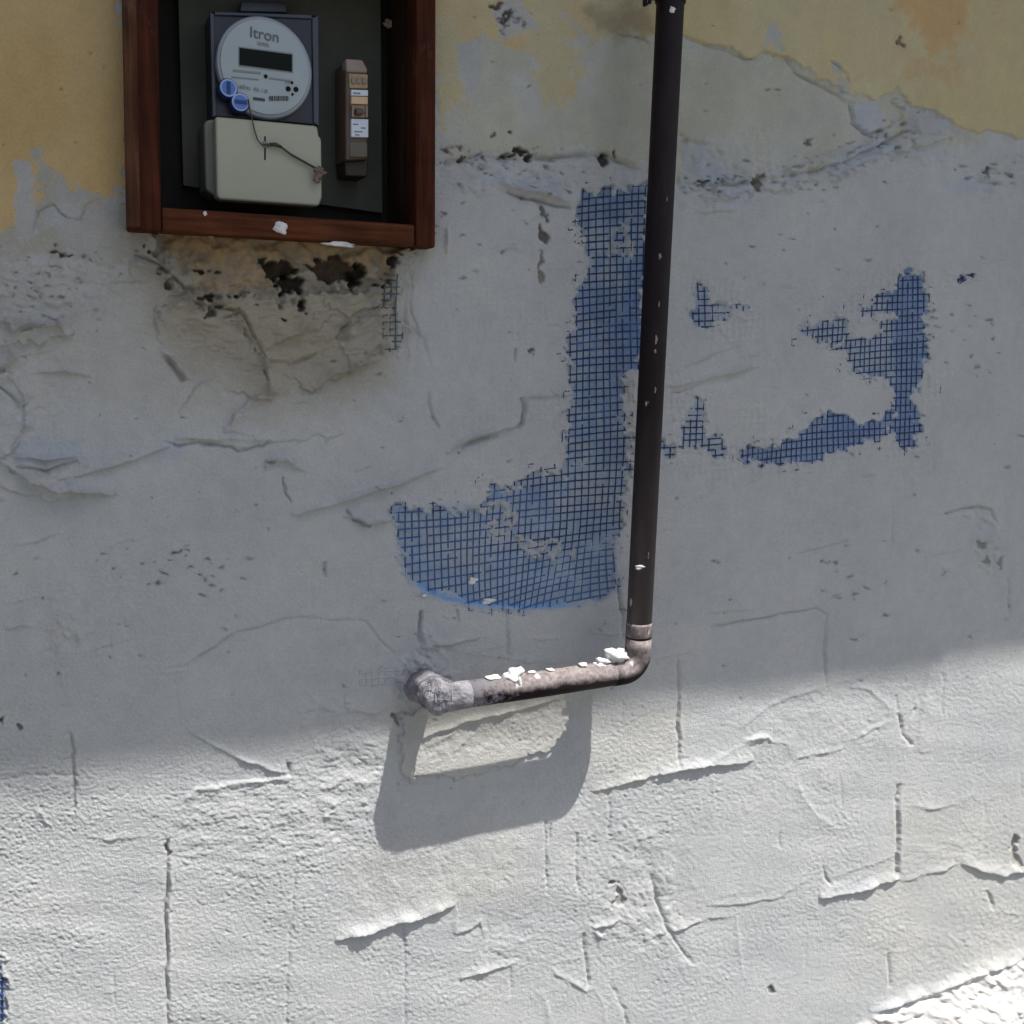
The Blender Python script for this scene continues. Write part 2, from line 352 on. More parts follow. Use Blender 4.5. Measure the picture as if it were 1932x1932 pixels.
for p in ([(1280, 260), (1330, 280), (1345, 340), (1285, 370)], [(1330, 345), (1410, 350), (1400, 375), (1340, 372)], [(900, 330), (1080, 335), (1085, 365), (930, 350)], [(1560, 300), (1660, 250), (1690, 290), (1570, 320)], [(1780, 340), (1880, 335), (1880, 370), (1790, 372)], [(35, 830), (145, 828), (150, 862), (30, 872)], [(225, 860), (310, 825), (350, 845), (250, 872)], [(745, 1290), (760, 1282), (770, 1290), (780, 1300), (770, 1310)]):
    paint(area(p, 30, 10), (.34, .43, .56), .33)
# brown old mortar and ochre paint strip beneath the meter box
tan = area([(245, 440), (765, 440), (735, 560), (715, 700), (640, 735), (520, 745), (440, 700), (345, 690), (300, 610), (255, 540)], 150, 7)
paint(tan, (.32, .275, .20)); Hh += 1.8*MM*fnoise(46, 30, 90)*tan*.8
rough([(290, 520), (730, 520), (720, 640), (640, 700), (480, 700), (340, 640)], 1.3, 40, 15, 6, 91)
och = area([(300, 425), (760, 440), (735, 505), (560, 500), (480, 545), (400, 550), (330, 500)], 16, 10); paint(och, (.37, .215, .075), .95); paint(och*mott2, (.22, .15, .075), .5)
rp = [(285, 430), (765, 440), (742, 515), (700, 545), (640, 548), (590, 566), (530, 578), (470, 558), (420, 566), (380, 585), (335, 560), (300, 515)]
sl = win(rp, 60); d_, _ = pdist(rp, sl, QX, QY, True); d_ = d_+2.2*nE[sl]+5*nC[sl]+6*nB[sl]; rc = np.zeros((N, N)); rc[sl] = sm(d_/7+.5)
Hh -= MM*rc*(15+3*nB+1.6*nC); paint(rc*sm(nB*.8+.2), (.20, .145, .085), .6); paint(rc*sm(nC*.9-.5), (.34, .29, .20), .5)
paint(area([(-60, 470), (800, 450), (760, 700), (640, 790), (300, 780), (-60, 700)], 120, 12), (.425, .41, .345), .38)
def plate(p, h, col=None, rag=1.0, k=.7, crisp=None, fl=65):
    sl = win(p, 40); d, _ = pdist(p, sl, PX+.9*wx, PY+.9*wy, True); d = d+rag*(1.2*nE+2.4*nC+2.2*nB)[sl]; m = np.zeros((N, N)); m[sl] = sm(d/3.5+.5)*(.45+.55*sm(np.exp(-np.clip(d, 0, None)/45)))
    if crisp:
        cd_, _ = pdist(crisp, sl, PX, PY); m[sl] *= np.exp(-(np.abs(cd_)/fl)**1.6)
    Hh.__iadd__(MM*h*m*(1+.10*nB))
    if col: paint(m, col, k)
plate([(296, 580), (350, 556), (420, 572), (448, 592), (470, 625), (498, 690), (506, 750), (440, 742), (360, 718), (300, 640)], 7.5, (.36, .335, .27), crisp=[(320, 572), (350, 556), (420, 572), (448, 592), (470, 625), (498, 690), (506, 750)])
plate([(520, 668), (560, 642), (600, 640), (660, 604), (740, 566), (728, 660), (668, 694), (590, 738), (530, 705)], 5.5, (.345, .32, .255), crisp=[(590, 738), (668, 694), (728, 664), (740, 566), (660, 604)], fl=45)
plate([(640, 656), (664, 616), (704, 598), (722, 650), (664, 690)], 4.5, (.38, .36, .30)); plate([(245, 486), (300, 508), (348, 556), (300, 584), (250, 545)], 4.5, (.37, .35, .285), crisp=[(245, 486), (300, 508), (348, 556)], fl=30)
plate([(400, 575), (470, 560), (600, 580), (640, 600), (560, 630), (520, 650), (480, 640), (450, 590)], 3.5, (.33, .30, .23)); plate([(610, 560), (690, 550), (745, 530), (735, 570), (660, 600), (620, 590)], 4.5, (.35, .32, .25))
plate([(-80, 600), (25, 600), (35, 625), (130, 608), (132, 628), (60, 650), (-80, 650)], 4.5); plate([(-80, 700), (10, 700), (50, 745), (55, 800), (15, 860), (-80, 870)], 5)
plate([(-80, 840), (0, 868), (62, 905), (120, 925), (216, 932), (140, 940), (60, 935), (-80, 900)], 4.0); plate([(430, 818), (450, 775), (520, 738), (640, 750), (650, 815), (600, 830), (510, 828)], 2.5)
plate([(1660, 190), (1705, 205), (1660, 255), (1560, 312), (1420, 338), (1330, 352), (1340, 372), (1440, 360), (1570, 335), (1690, 280), (1800, 262), (1795, 225), (1720, 205)], 4.5, None, 1.5)
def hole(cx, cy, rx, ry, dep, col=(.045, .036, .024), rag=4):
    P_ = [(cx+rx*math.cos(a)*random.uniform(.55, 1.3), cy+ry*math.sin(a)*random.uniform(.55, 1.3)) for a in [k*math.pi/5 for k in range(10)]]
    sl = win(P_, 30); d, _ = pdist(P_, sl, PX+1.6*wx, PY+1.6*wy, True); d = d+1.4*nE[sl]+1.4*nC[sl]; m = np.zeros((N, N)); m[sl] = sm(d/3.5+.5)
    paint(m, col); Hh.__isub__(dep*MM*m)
hole(530, 516, 40, 22, 18, (.055, .04, .026)); hole(545, 540, 26, 14, 16); hole(645, 508, 48, 21, 12, (.085, .06, .038)); hole(678, 528, 20, 12, 14); hole(680, 520, 12, 22, 10)
hole(392, 565, 18, 6, 7); hole(405, 505, 15, 8, 5, (.12, .09, .06)); hole(505, 492, 12, 8, 6); hole(745, 495, 14, 16, 7, (.05, .045, .04))
hole(378, 500, 6, 6, 5); hole(455, 555, 14, 4, 5); hole(575, 572, 10, 5, 4); hole(720, 530, 8, 6, 4)
hole(975, 284, 20, 11, 9, (.06, .055, .05)); hole(958, 296, 9, 6, 6, (.06, .055, .05)); hole(990, 296, 8, 8, 5, (.07, .06, .06))
hole(1140, 292, 12, 8, 7, (.07, .065, .06)); hole(1163, 292, 4, 7, 5, (.08, .07, .06)); hole(938, 14, 10, 9, 4, (.14, .12, .1)); hole(962, 30, 7, 9, 4, (.12, .11, .1))
hole(952, 46, 8, 4, 3, (.12, .11, .1)); hole(115, 484, 30, 4, 4, (.12, .11, .1)); hole(1315, 350, 12, 6, 5, (.1, .1, .1)); hole(1425, 352, 14, 12, 4, (.2, .19, .17))
hole(842, 285, 5, 5, 3, (.15, .14, .12)); hole(868, 300, 7, 10, 4, (.14, .13, .12)); hole(820+46, 272, 4, 6, 3, (.15, .14, .12)); hole(1520, 275, 10, 6, 4, (.2, .2, .19)); hole(1860, 335, 9, 7, 5, (.16, .17, .19))
hole(935, 255, 5, 4, 3, (.14, .13, .12)); hole(962, 243, 7, 3, 3, (.1, .09, .08)); hole(1690, 95, 4, 8, 2.5, (.2, .17, .12)); hole(1345, 345, 4, 3, 3, (.1, .1, .1)); hole(45, 1380, 0+6, 8, 3, (.2, .2, .2))
hole(742, 1360, 8, 4, 4, (.12, .12, .12)); hole(1450, 1860, 7, 5, 4, (.15, .15, .16)); hole(4, 1362, 5, 8, 5, (.1, .1, .1)); hole(1830, 515, 7, 5, 3, (.03, .05, .10)); hole(1815, 525, 6, 4, 3, (.03, .05, .10))
hole(1150, 1665, 9, 7, 6, (.3, .3, .28)); hole(1156, 1700, 7, 20, 5, (.36, .35, .33)); hole(1918, 1590, 10, 16, 8, (.22, .2, .17)); hole(1922, 1625, 12, 18, 6, (.3, .27, .22)); hole(1690, 1645, 4, 10, 3, (.3, .3, .3))
hole(1852, 1030, 6, 7, 4, (.3, .3, .27)); hole(1862, 1060, 5, 8, 4, (.3, .3, .27)); hole(1885, 1060, 4, 14, 3, (.3, .29, .26)); hole(1700, 525, 8, 5, 2.5, (.15, .15, .13)); hole(1745, 540, 5, 14, 2, (.2, .2, .18))
hole(1028, 440, 5, 24, 5, (.16, .14, .12), 2); hole(1026, 495, 4, 30, 4, (.26, .25, .22), 2); hole(1034, 405, 5, 10, 4, (.2, .19, .18)); hole(998, 658, 6, 5, 2.5, (.12, .12, .13)); hole(862, 852, 4, 3, 2, (.15, .15, .15))
# patch edges in the brown zone
ridge([(250, 490), (300, 515), (350, 560)], 3, 6, 3, False); groove([(255, 480), (300, 500), (350, 545)], 2, 3, 4)
ridge([(300, 600), (330, 575), (370, 562), (420, 570), (452, 580)], 4, 14, 5, False); groove([(390, 568), (420, 582), (455, 585)], 2.5, 3, 4)
ridge([(440, 592), (465, 620), (492, 670), (505, 700), (505, 745)], 3.4, 4, 22, False); groove([(420, 600), (455, 590), (470, 612), (500, 680)], 2.0, 3, 4)
ridge([(305, 660), (330, 685), (358, 715)], 2.8, 3, 8); groove([(312, 670), (335, 700), (350, 715)], 2.6, 6, 3)
ridge([(590, 735), (625, 705), (680, 690), (722, 672)], 2.6, 4, 12, False); ridge([(640, 640), (665, 610), (705, 590), (735, 570)], 2.8, 16, 4, False)
groove([(636, 640), (652, 618), (690, 596)], 3, 3, 5); ridge([(740, 520), (715, 545), (690, 560)], 4, 9, 6, False)
ridge([(520, 645), (560, 630), (590, 600)], 1.8, 4, 12, False); groove([(500, 680), (550, 690), (600, 665)], 1.4, 4, 6)
ridge([(430, 815), (445, 780), (475, 750), (520, 730)], 1.4, 12, 3, False); ridge([(340, 780), (370, 730), (420, 705)], .9, 12, 3, False)
# left margin folds
ridge([(-20, 858), (30, 885), (70, 912), (120, 925), (215, 932)], 5.0, 3, 22, False); ridge([(28, 862), (90, 866), (150, 858)], 2.6, 3, 14)
ridge([(90, 905), (160, 895), (250, 868), (330, 838)], 2.6, 3, 24, False); groove([(30, 880), (90, 890), (150, 868)], 2.2, 6, 4)
ridge([(20, 628), (50, 610), (90, 612), (130, 610)], 3.2, 4, 8, False); ridge([(-20, 600), (20, 605), (28, 630)], 2.6, 3, 12, False)
ridge([(-20, 690), (12, 690), (30, 672), (20, 650)], 3, 4, 9, False); ridge([(15, 710), (45, 745), (52, 800), (20, 850)], 2.4, 3, 16, False)
groove([(-5, 730), (15, 745), (40, 770)], 2, 3, 4); ridge([(60, 705), (120, 700), (180, 712)], 1.4, 3, 8); ridge([(75, 590), (110, 600), (130, 645)], 1.2, 3, 8)
groove([(310, 834), (340, 842), (372, 838), (430, 842), (450, 852), (510, 835)], 1.5, 2.5, 4); ridge([(330, 825), (400, 830), (510, 826)], 1.2, 3, 10)
ridge([(498, 885), (505, 868), (540, 866), (562, 882), (580, 888)], 2.6, 5, 3); groove([(500, 872), (520, 872)], 2.0, 3, 3); groove([(535, 900), (538, 930), (548, 948)], 1.5, 2.5, 3)
# central shade area
ridge([(548, 973), (590, 958), (640, 950), (690, 932), (740, 915), (790, 898), (838, 876)], 3.0, 3, 9); ridge([(840, 852), (870, 836), (900, 820), (940, 808), (978, 800)], 3.2, 3, 8)
groove([(870, 845), (910, 826), (940, 818)], 1.6, 4, 3); ridge([(648, 972), (690, 985), (740, 980)], 2.2, 3, 5); groove([(655, 962), (668, 982), (700, 992)], 1.8, 3, 3)
groove([(985, 750), (992, 775), (988, 800), (978, 808)], 2.8, 3, 4); ridge([(990, 750), (1040, 746), (1085, 744)], 1.4, 3, 7); groove([(755, 600), (800, 640), (815, 700)], .7, 3, 4)
groove([(770, 480), (775, 560), (790, 640)], 1.0, 3, 4); groove([(812, 740), (815, 770), (828, 808)], 1.4, 3, 3); groove([(972, 655), (971, 685)], 1.6, 2, 2); ridge([(845, 430), (842, 455), (840, 480)], 1.2, 3, 5)
ridge([(765, 480), (772, 600), (775, 720)], 1.0, 3, 8); ridge([(745, 500), (752, 640)], 1.6, 3, 6)
ridge([(1256, 728), (1320, 718), (1380, 702), (1438, 690)], 2.2, 2.5, 7); ridge([(1290, 690), (1340, 670), (1410, 650)], 1.0, 2.5, 5); groove([(1262, 742), (1300, 733), (1330, 724)], 1.0, 2, 3)
groove([(1780, 972), (1830, 962), (1870, 962), (1882, 985)], 1.4, 2.5, 4); rough([(1840, 960), (1885, 960), (1880, 1080), (1850, 1080)], 1.5, 12, 8, 9, 92)
groove([(1340, 1186), (1400, 1174), (1470, 1163), (1540, 1150), (1565, 1160)], 1.3, 2, 4); groove([(1562, 1160), (1558, 1220), (1558, 1290)], 1.6, 2.5, 4); groove([(1900, 1090), (1905, 1160)], .9, 3, 4)
groove([(1395, 1052), (1500, 1060), (1560, 1050)], .0001, 2, 3); ridge([(1220, 1245), (1260, 1238), (1322, 1224)], 2.0, 2.5, 6); groove([(1400, 920), (1440, 905)], .4, 3, 3)
groove([(310, 1262), (350, 1258), (400, 1225), (450, 1195), (540, 1170), (610, 1165)], .9, 2.5, 4); ridge([(300, 1265), (340, 1262), (370, 1240)], 1.0, 3, 8, False); groove([(610, 1170), (690, 1175), (750, 1240)], .7, 3, 4)
ridge([(80, 1062), (84, 1100), (95, 1150), (106, 1205), (118, 1260), (134, 1330)], 1.1, 18, 3); rough([(95, 1165), (140, 1165), (140, 1230), (98, 1230)], 1.0, 12, 8, 8, 94)
groove([(130, 1380), (138, 1420), (142, 1480), (140, 1535)], 2.8, 2.5, 3); ridge([(146, 1500), (145, 1570)], 1.2, 2.5, 4); groove([(0, 1470), (60, 1464), (150, 1462)], 1.0, 2, 3)
groove([(615, 1060), (613, 1090)], 1.6, 3, 3); groove([(794, 1150), (792, 1190), (788, 1225)], 2.6, 3, 4); groove([(862, 1150), (864, 1175)], 1.6, 3, 3); groove([(955, 1150), (960, 1250)], 1.0, 3, 4); ridge([(855, 1225), (900, 1235), (1000, 1248), (1110, 1250)], 1.6, 3, 9)
groove([(1168, 1090), (1172, 1140), (1174, 1200)], 1.8, 2.5, 4); ridge([(790, 1215), (850, 1215), (905, 1200)], 1.6, 3, 6)
# sunlit area
ridge([(632, 1772), (660, 1765), (700, 1755), (760, 1738), (810, 1722), (862, 1706)], 8.0, 2.2, 12, True, .5, .45); ridge([(1112, 1490), (1160, 1482), (1225, 1463), (1282, 1449)], 3.4, 2.2, 10); ridge([(1240, 1462), (1282, 1449), (1350, 1438), (1418, 1433)], 7.0, 2.2, 11, True, .4, .4)
ridge([(1545, 1694), (1580, 1688), (1640, 1672), (1698, 1655)], 7.5, 2.2, 12, True, .4, .35); ridge([(1560, 1680), (1600, 1668), (1650, 1645)], 1.6, 2, 6); ridge([(1700, 1664), (1740, 1652), (1785, 1641), (1805, 1628)], 2.6, 2.2, 8)
ridge([(1815, 1630), (1850, 1642), (1895, 1655), (1912, 1648), (1945, 1645)], 6, 2.4, 14, True, .4, .35); ridge([(868, 1846), (900, 1838), (940, 1826), (968, 1818)], 4.5, 2.2, 7); ridge([(860, 1706), (862, 1730), (860, 1762)], 1.8, 8, 2.5); ridge([(860, 1762), (890, 1750), (905, 1740), (912, 1765)], 2.2, 2.2, 6)
ridge([(350, 1372), (400, 1404), (450, 1428), (520, 1455), (548, 1458)], 2.8, 2.2, 7); ridge([(345, 1508), (370, 1488), (430, 1478), (500, 1472), (560, 1466)], 3.2, 9, 3, False); groove([(545, 1440), (545, 1465)], 4, 4, 4)
groove([(317, 1580), (314, 1620), (312, 1700), (314, 1800), (315, 1900), (318, 1960)], 4.2, 3, 3.2); ridge([(322, 1560), (320, 1640), (320, 1760), (322, 1900)], 1.6, 5, 2.5); hole(316, 1602, 4, 10, 5, (.36, .36, .36))
groove([(558, 1640), (550, 1720), (545, 1800), (540, 1960)], 1.6, 2.2, 3); ridge([(160, 1575), (200, 1585), (290, 1575)], 1.4, 2.5, 8); ridge([(60, 1560), (75, 1530), (90, 1560)], 2.5, 4, 3, False); hole(75, 1532, 4, 5, 4, (.36, .35, .33))
groove([(1280, 1245), (1278, 1320), (1276, 1380), (1281, 1445)], 3.0, 2.5, 3); ridge([(1285, 1300), (1282, 1370), (1285, 1440)], 1.2, 5, 2.2); groove([(1696, 1480), (1697, 1560), (1692, 1655)], 4.2, 3.5, 4); ridge([(1703, 1490), (1703, 1560), (1700, 1640)], 1.8, 7, 2.2)
ridge([(1400, 1400), (1430, 1388), (1445, 1388), (1455, 1400)], 3.2, 5, 3); ridge([(1455, 1398), (1485, 1402), (1495, 1430)], 2.2, 3, 6); ridge([(1495, 1432), (1540, 1425), (1590, 1412)], 2.0, 2.2, 6); ridge([(1590, 1400), (1640, 1380), (1685, 1358)], 1.6, 2.2, 6)
ridge([(1340, 1435), (1390, 1410), (1430, 1395)], 1.8, 2.5, 5); ridge([(1500, 1470), (1520, 1510), (1545, 1540), (1580, 1568)], 1.6, 8, 3); ridge([(1598, 1295), (1640, 1300), (1670, 1330), (1682, 1360)], 1.6, 3, 8); ridge([(1395, 1375), (1440, 1340), (1500, 1312), (1550, 1292)], 1.5, 3, 8, False)
groove([(1692, 1345), (1706, 1385), (1725, 1405)], 3.0, 3, 3); groove([(1712, 1375), (1722, 1345), (1728, 1332)], 1.8, 2.2, 3); groove([(1690, 1310), (1693, 1345)], 1.4, 2.2, 3)
ridge([(1715, 1520), (1740, 1528), (1780, 1525), (1815, 1518)], 1.6, 2.2, 7); ridge([(1815, 1515), (1840, 1500), (1862, 1520)], 1.2, 3, 6); groove([(1862, 1680), (1872, 1700), (1876, 1718)], 2.6, 3, 4); ridge([(1885, 1705), (1900, 1722), (1925, 1728)], 1.6, 3, 4)
ridge([(1205, 1778), (1260, 1757), (1330, 1738), (1400, 1722)], 2.2, 2.2, 8); ridge([(1330, 1710), (1400, 1704), (1470, 1692), (1530, 1655)], 2.0, 2.2, 9); ridge([(1390, 1730), (1396, 1780), (1398, 1850)], 1.4, 5, 3); groove([(1250, 1740), (1275, 1775), (1306, 1818)], 2.0, 2.5, 3)
groove([(1552, 1638), (1560, 1660), (1570, 1672)], 2.0, 2.5, 3); ridge([(1565, 1655), (1620, 1640), (1690, 1615)], 1.3, 2.2, 6); groove([(1145, 1490), (1150, 1540), (1152, 1580)], 1.8, 3, 3); groove([(1225, 1650), (1240, 1700), (1262, 1760)], 3.0, 3.5, 4); groove([(1088, 1570), (1085, 1620), (1092, 1680)], 2.2, 2.5, 3.5)
ridge([(1130, 1560), (1110, 1580), (1100, 1620)], 1.4, 4, 4); ridge([(1120, 1755), (1150, 1745), (1170, 1730)], 3.0, 3, 5); ridge([(1118, 1758), (1135, 1770), (1130, 1790)], 2.2, 4, 4, False); groove([(1102, 1760), (1105, 1800), (1110, 1862)], 2.6, 3, 3); ridge([(1040, 1830), (1065, 1845), (1105, 1872), (1118, 1868)], 2.2, 3, 7)
groove([(1026, 1545), (1030, 1600), (1032, 1690)], 1.8, 2, 2.5); groove([(1038, 1550), (1036, 1590)], 1.6, 2, 2.5); groove([(761, 1745), (763, 1800), (762, 1960)], 1.5, 2.2, 3); groove([(962, 1826), (964, 1880)], 1.5, 2.2, 3); ridge([(1025, 1870), (1040, 1940)], 1.6, 6, 3); groove([(1676, 1800), (1678, 1860)], 2.4, 2.5, 3)
groove([(1150, 1855), (1175, 1900), (1190, 1950)], 1.6, 2.5, 3); ridge([(1120, 1862), (1140, 1900), (1145, 1950)], 1.2, 4, 3); groove([(1470, 1570), (1468, 1600)], 1.4, 2.5, 2.5); ridge([(560, 1345), (610, 1335), (650, 1345), (700, 1330)], 2.2, 3, 7); ridge([(640, 1330), (700, 1345), (760, 1328)], 2.2, 3, 8)
ridge([(1760, 1250), (1742, 1330), (1735, 1420)], 2.2, 6, 26, False)
# raised patch under the pipe, ragged lower edge
pp_ = [(752, 1350), (790, 1335), (1060, 1285), (1064, 1345), (1062, 1392), (1036, 1416), (980, 1438), (900, 1455), (758, 1470)]
sl = win(pp_, 40); d_, _ = pdist(pp_, sl, PX, PY, True); d_ = d_+1.6*nE[sl]+3.2*nC[sl]+2.6*nB[sl]; pt = np.zeros((N, N)); pt[sl] = sm(d_/3+.5)
Hh += 4.6*MM*pt; paint(pt, (.50, .485, .445), .8)
ridge([(782, 1394), (830, 1374), (900, 1352), (960, 1340), (1010, 1328), (1060, 1314)], 4.2, 2.4, 9); ridge([(800, 1412), (850, 1380), (900, 1340)], 1.6, 3, 6); ridge([(850, 1420), (890, 1380)], 1.4, 3, 6); rough([(790, 1380), (1050, 1330), (1040, 1390), (800, 1440)], 1.0, 12, 7, 9, 96, 3)
paint(area([(745, 1320), (840, 1300), (1140, 1290), (1130, 1350), (1060, 1340), (790, 1380), (770, 1420), (735, 1400)], 40, 8), (.47, .45, .39), .45)
paint(area([(1100, 1330), (1290, 1330), (1270, 1440), (1110, 1500)], 60, 12), (.51, .50, .465), .6)
paint(area([(640, 1600), (980, 1540), (1000, 1700), (640, 1740)], 60, 12), (.51, .50, .47), .45)
paint(area([(1700, 1500), (2200, 1480), (2200, 1800), (1600, 1850)], 80, 12), (.52, .51, .475), .5)
# mortar hump where the pipe enters
hump = area([(752, 1260), (775, 1225), (800, 1195), (830, 1240), (850, 1270), (830, 1310), (770, 1335), (745, 1310)], 34, 6); Hh += 13*MM*hump*(1+.22*nC+.05*nE); paint(hump, (.47, .485, .50), .5)
# scattered short trowel marks and pits
for _ in range(120):
    x = random.uniform(0, 1932); y = random.uniform(380, 1932); L = random.uniform(20, 110); a = -random.uniform(.02, .45)+(.0 if y > 1200 else .1)
    if (240 < x < 830 and y < 700): continue
    ridge([(x, y), (x+L/2, y+a*L/2+random.uniform(-3, 3)), (x+L, y+a*L)], random.uniform(.2, .75)*(1 if y > 1300 else 1.1), random.uniform(2, 3), random.uniform(4, 12))
for _ in range(26):
    x = random.uniform(0, 1932); y = random.uniform(950, 1932); L = random.uniform(20, 90)
    groove([(x, y), (x+random.uniform(-5, 5), y+L)], random.uniform(.3, 1.0), 2.2, 3)
def pit(x, y, r, dep, dark):
    sl = win([(x, y)], r*6); an = random.uniform(-.5, .5); dx = PX[sl]-x+1.5*nE[sl]+nC[sl]; dy = PY[sl]-y+1.5*nC[sl]; d = np.hypot((dx*math.cos(an)+dy*math.sin(an))*random.uniform(.45, 1), (dy*math.cos(an)-dx*math.sin(an))*random.uniform(.9, 1.5)); e = np.exp(-(d/r)**2)
    Hh[sl] -= dep*MM*e
    m = (np.clip(e*1.3, 0, 1)*dark)[..., None]; C[sl] = C[sl]*(1-m)+C[sl]*np.array((.30, .30, .31))*m
for _ in range(300):
    x = random.uniform(-40, 1980); y = random.betavariate(1.2, 1.4)*1900
    pit(x, y, random.uniform(1.5, 3.2), random.uniform(.6, 2.2), random.uniform(.3, .9) if y < 1300 else random.uniform(0, .4))
for cx, cy, n_, r_ in ((880, 310, 26, 60), (1000, 320, 30, 90), (1330, 350, 20, 50), (1500, 310, 24, 90), (1640, 270, 26, 70), (1880, 330, 16, 50), (60, 560, 26, 80), (120, 500, 20, 90), (330, 1080, 30, 110), (1740, 600, 18, 50), (860, 430, 12, 80), (1800, 640, 16, 80), (1600, 1080, 14, 120), (950, 40, 14, 36)):
    for _ in range(n_): pit(random.gauss(cx, r_*.6), random.gauss(cy, r_*.3), random.uniform(1.6, 3.6), random.uniform(1, 2.6), random.uniform(.4, .95))
# sloping rubble foot of the wall, bottom right
ft, _ = pdist([(1560, 1990), (1640, 1912), (1760, 1862), (1850, 1822), (1960, 1785), (2600, 1560)], (slice(None), slice(None)), QX, QY)
fm = sm(np.clip(ft, 0, None)/14)*(PX > 1480)
Hh += MM*np.clip(ft, 0, 260)*.50*(PX > 1480)*sm((PX-1480)/80)
ridge([(1640, 1910), (1700, 1888), (1770, 1862), (1860, 1826), (1950, 1795)], 9, 4, 12, False, .5, .3); groove([(1650, 1916), (1700, 1898), (1790, 1868)], 4, 3, 3)
Hh += MM*fm*(2.2*fnoise(18, 12, 98)+2.2*np.abs(fnoise(8, 6, 99)))
paint(fm, (.74, .72, .69), .9); paint(fm*sm(fnoise(40, 30, 97)), (.50, .45, .40), .6)  # foot painted whiter than the plaster, adding sun glare to the colour
# exposed reinforcing mesh zones
MESH = {
 'main': [(1095, 360), (1150, 352), (1225, 345), (1222, 420), (1215, 700), (1182, 705), (1185, 850), (1180, 930), (1165, 1000), (1160, 1110), (1130, 1135), (1000, 1146), (900, 1138), (820, 1120), (775, 1085), (755, 1030), (742, 950), (800, 965), (905, 965), (930, 905), (975, 925), (1010, 895), (1060, 905), (1070, 820), (1085, 740), (1080, 640), (1088, 560), (1110, 480), (1095, 400)],
 'small': [(1310, 530), (1335, 545), (1340, 575), (1412, 573), (1405, 592), (1355, 605), (1350, 622), (1308, 622)],
 'low': [(1285, 800), (1312, 745), (1330, 760), (1330, 825), (1365, 822), (1374, 868), (1350, 868), (1330, 845), (1284, 842)],
 'stub': [(1246, 838), (1278, 835), (1276, 868), (1246, 872)],
 'hook': [(1698, 512), (1742, 518), (1746, 560), (1747, 700), (1728, 760), (1740, 850), (1702, 848), (1692, 818), (1600, 850), (1510, 882), (1450, 877), (1405, 870), (1408, 845), (1500, 830), (1550, 778), (1590, 782), (1625, 800), (1690, 780), (1700, 740), (1620, 700), (1590, 668), (1560, 640), (1500, 624), (1555, 592), (1602, 594), (1606, 640), (1650, 625), (1700, 600), (1630, 590), (1640, 568), (1688, 540)],
 'edge': [(720, 545), (752, 500), (757, 660), (722, 662)],
 'corner': [(-60, 1790), (-3, 1800), (5, 1840), (6, 1880), (11, 1960), (-60, 1960)],
 'pipe': [(672, 1262), (762, 1258), (762, 1290), (672, 1292)],
 'speck': [(1800, 522), (1826, 506), (1838, 520), (1808, 538)],
}
zm = {}; zx = {}
GU = (PX+2*wx*.3)/12.6; GV = (PY+.09*PX+2*wy*.3)/14.0
gl = np.maximum(np.exp(-((GU-np.round(GU))*12.6/2.2)**2), np.exp(-((GV-np.round(GV))*14/2.2)**2))
imp = area([(1240, 500), (1420, 540), (1480, 620), (1560, 560), (1700, 480), (1790, 520), (1780, 900), (1380, 900), (1240, 900)], 60, 14)+area([(830, 420), (1090, 380), (1080, 900), (760, 960), (740, 500)], 60, 14)*.5+area([(-50, 1440), (110, 1450), (100, 1570), (-50, 1560)], 40, 8)+area([(720, 480), (760, 480), (765, 720), (715, 720)], 14, 5)
Hh += MM*1.8*gl*np.clip(imp, 0, 1)*sm(fnoise(50, 40, 130)*.8+.1)
for k, p in MESH.items():
    z = area(p, 6, 0); sl_ = win(p, 30); d_, _ = pdist(p, sl_, QX, QY, True); d_ = d_+(2.6*nE+3.2*nC+3.0*nB)[sl_]*(1 if k in ('main', 'hook') else .7)*(1-.85*sm((PY[sl_]-1050)/50)*(PY[sl_] < 1200)); z = np.zeros((N, N)); z[sl_] = sm(d_/5+.5); zm[k] = z; z2 = np.zeros((N, N)); z2[sl_] = sm((d_+17+7*nB[sl_])/8); zx[k] = z2
    if k == 'pipe': continue
    Hh -= MM*z*(2.8+.8*nB) if k not in ('edge', 'speck') else MM*z*1.2
    Hh[sl_] += MM*1.3*np.exp(-((d_+5)/4.5)**2)*(1+.8*nC[sl_])
mb = {'main': (.26, .36, .51), 'hook': (.34, .41, .50), 'small': (.33, .40, .50), 'low': (.33, .39, .47), 'stub': (.30, .36, .45), 'corner': (.045, .07, .13)}
for k, c_ in mb.items():
    zz_ = np.zeros((N, N)); sl_ = win(MESH[k], 30); dd_, _ = pdist(MESH[k], sl_, QX, QY, True); zz_[sl_] = sm((dd_+2*nC[sl_])/18+.25); paint(zm[k]*(.45+.55*zz_), c_, .9); paint(zm[k]*sm(fnoise(50, 40, 110)*.6+.3), (.38, .43, .48), .6); paint(zm[k]*sm(fnoise(10, 9, 111)*.9+.2), (.43, .46, .48), .7); paint(zm[k]*sm(fnoise(60, 80, 112)*.7-.2), (.12, .20, .38), .5)
paint(zm['hook']*area([(1670, 480), (1760, 480), (1760, 760), (1745, 860), (1690, 840), (1690, 640)], 26, 6), (.15, .24, .42), .7); paint(zm['hook']*area([(1480, 830), (1560, 775), (1680, 800), (1620, 850), (1500, 885)], 24, 6), (.17, .26, .45), .6)
paint(zm['main']*area([(1180, 500), (1222, 480), (1216, 705), (1186, 705)], 8, 3), (.17, .27, .46), .7); paint(zm['main']*area([(1085, 350), (1230, 340), (1225, 420), (1090, 430)], 24, 6), (.17, .23, .34), .6)
low_oval = area([(742, 960), (960, 960), (1160, 960), (1165, 1110), (1120, 1140), (1000, 1150), (900, 1142), (815, 1122), (770, 1090), (752, 1030)], 20, 6)
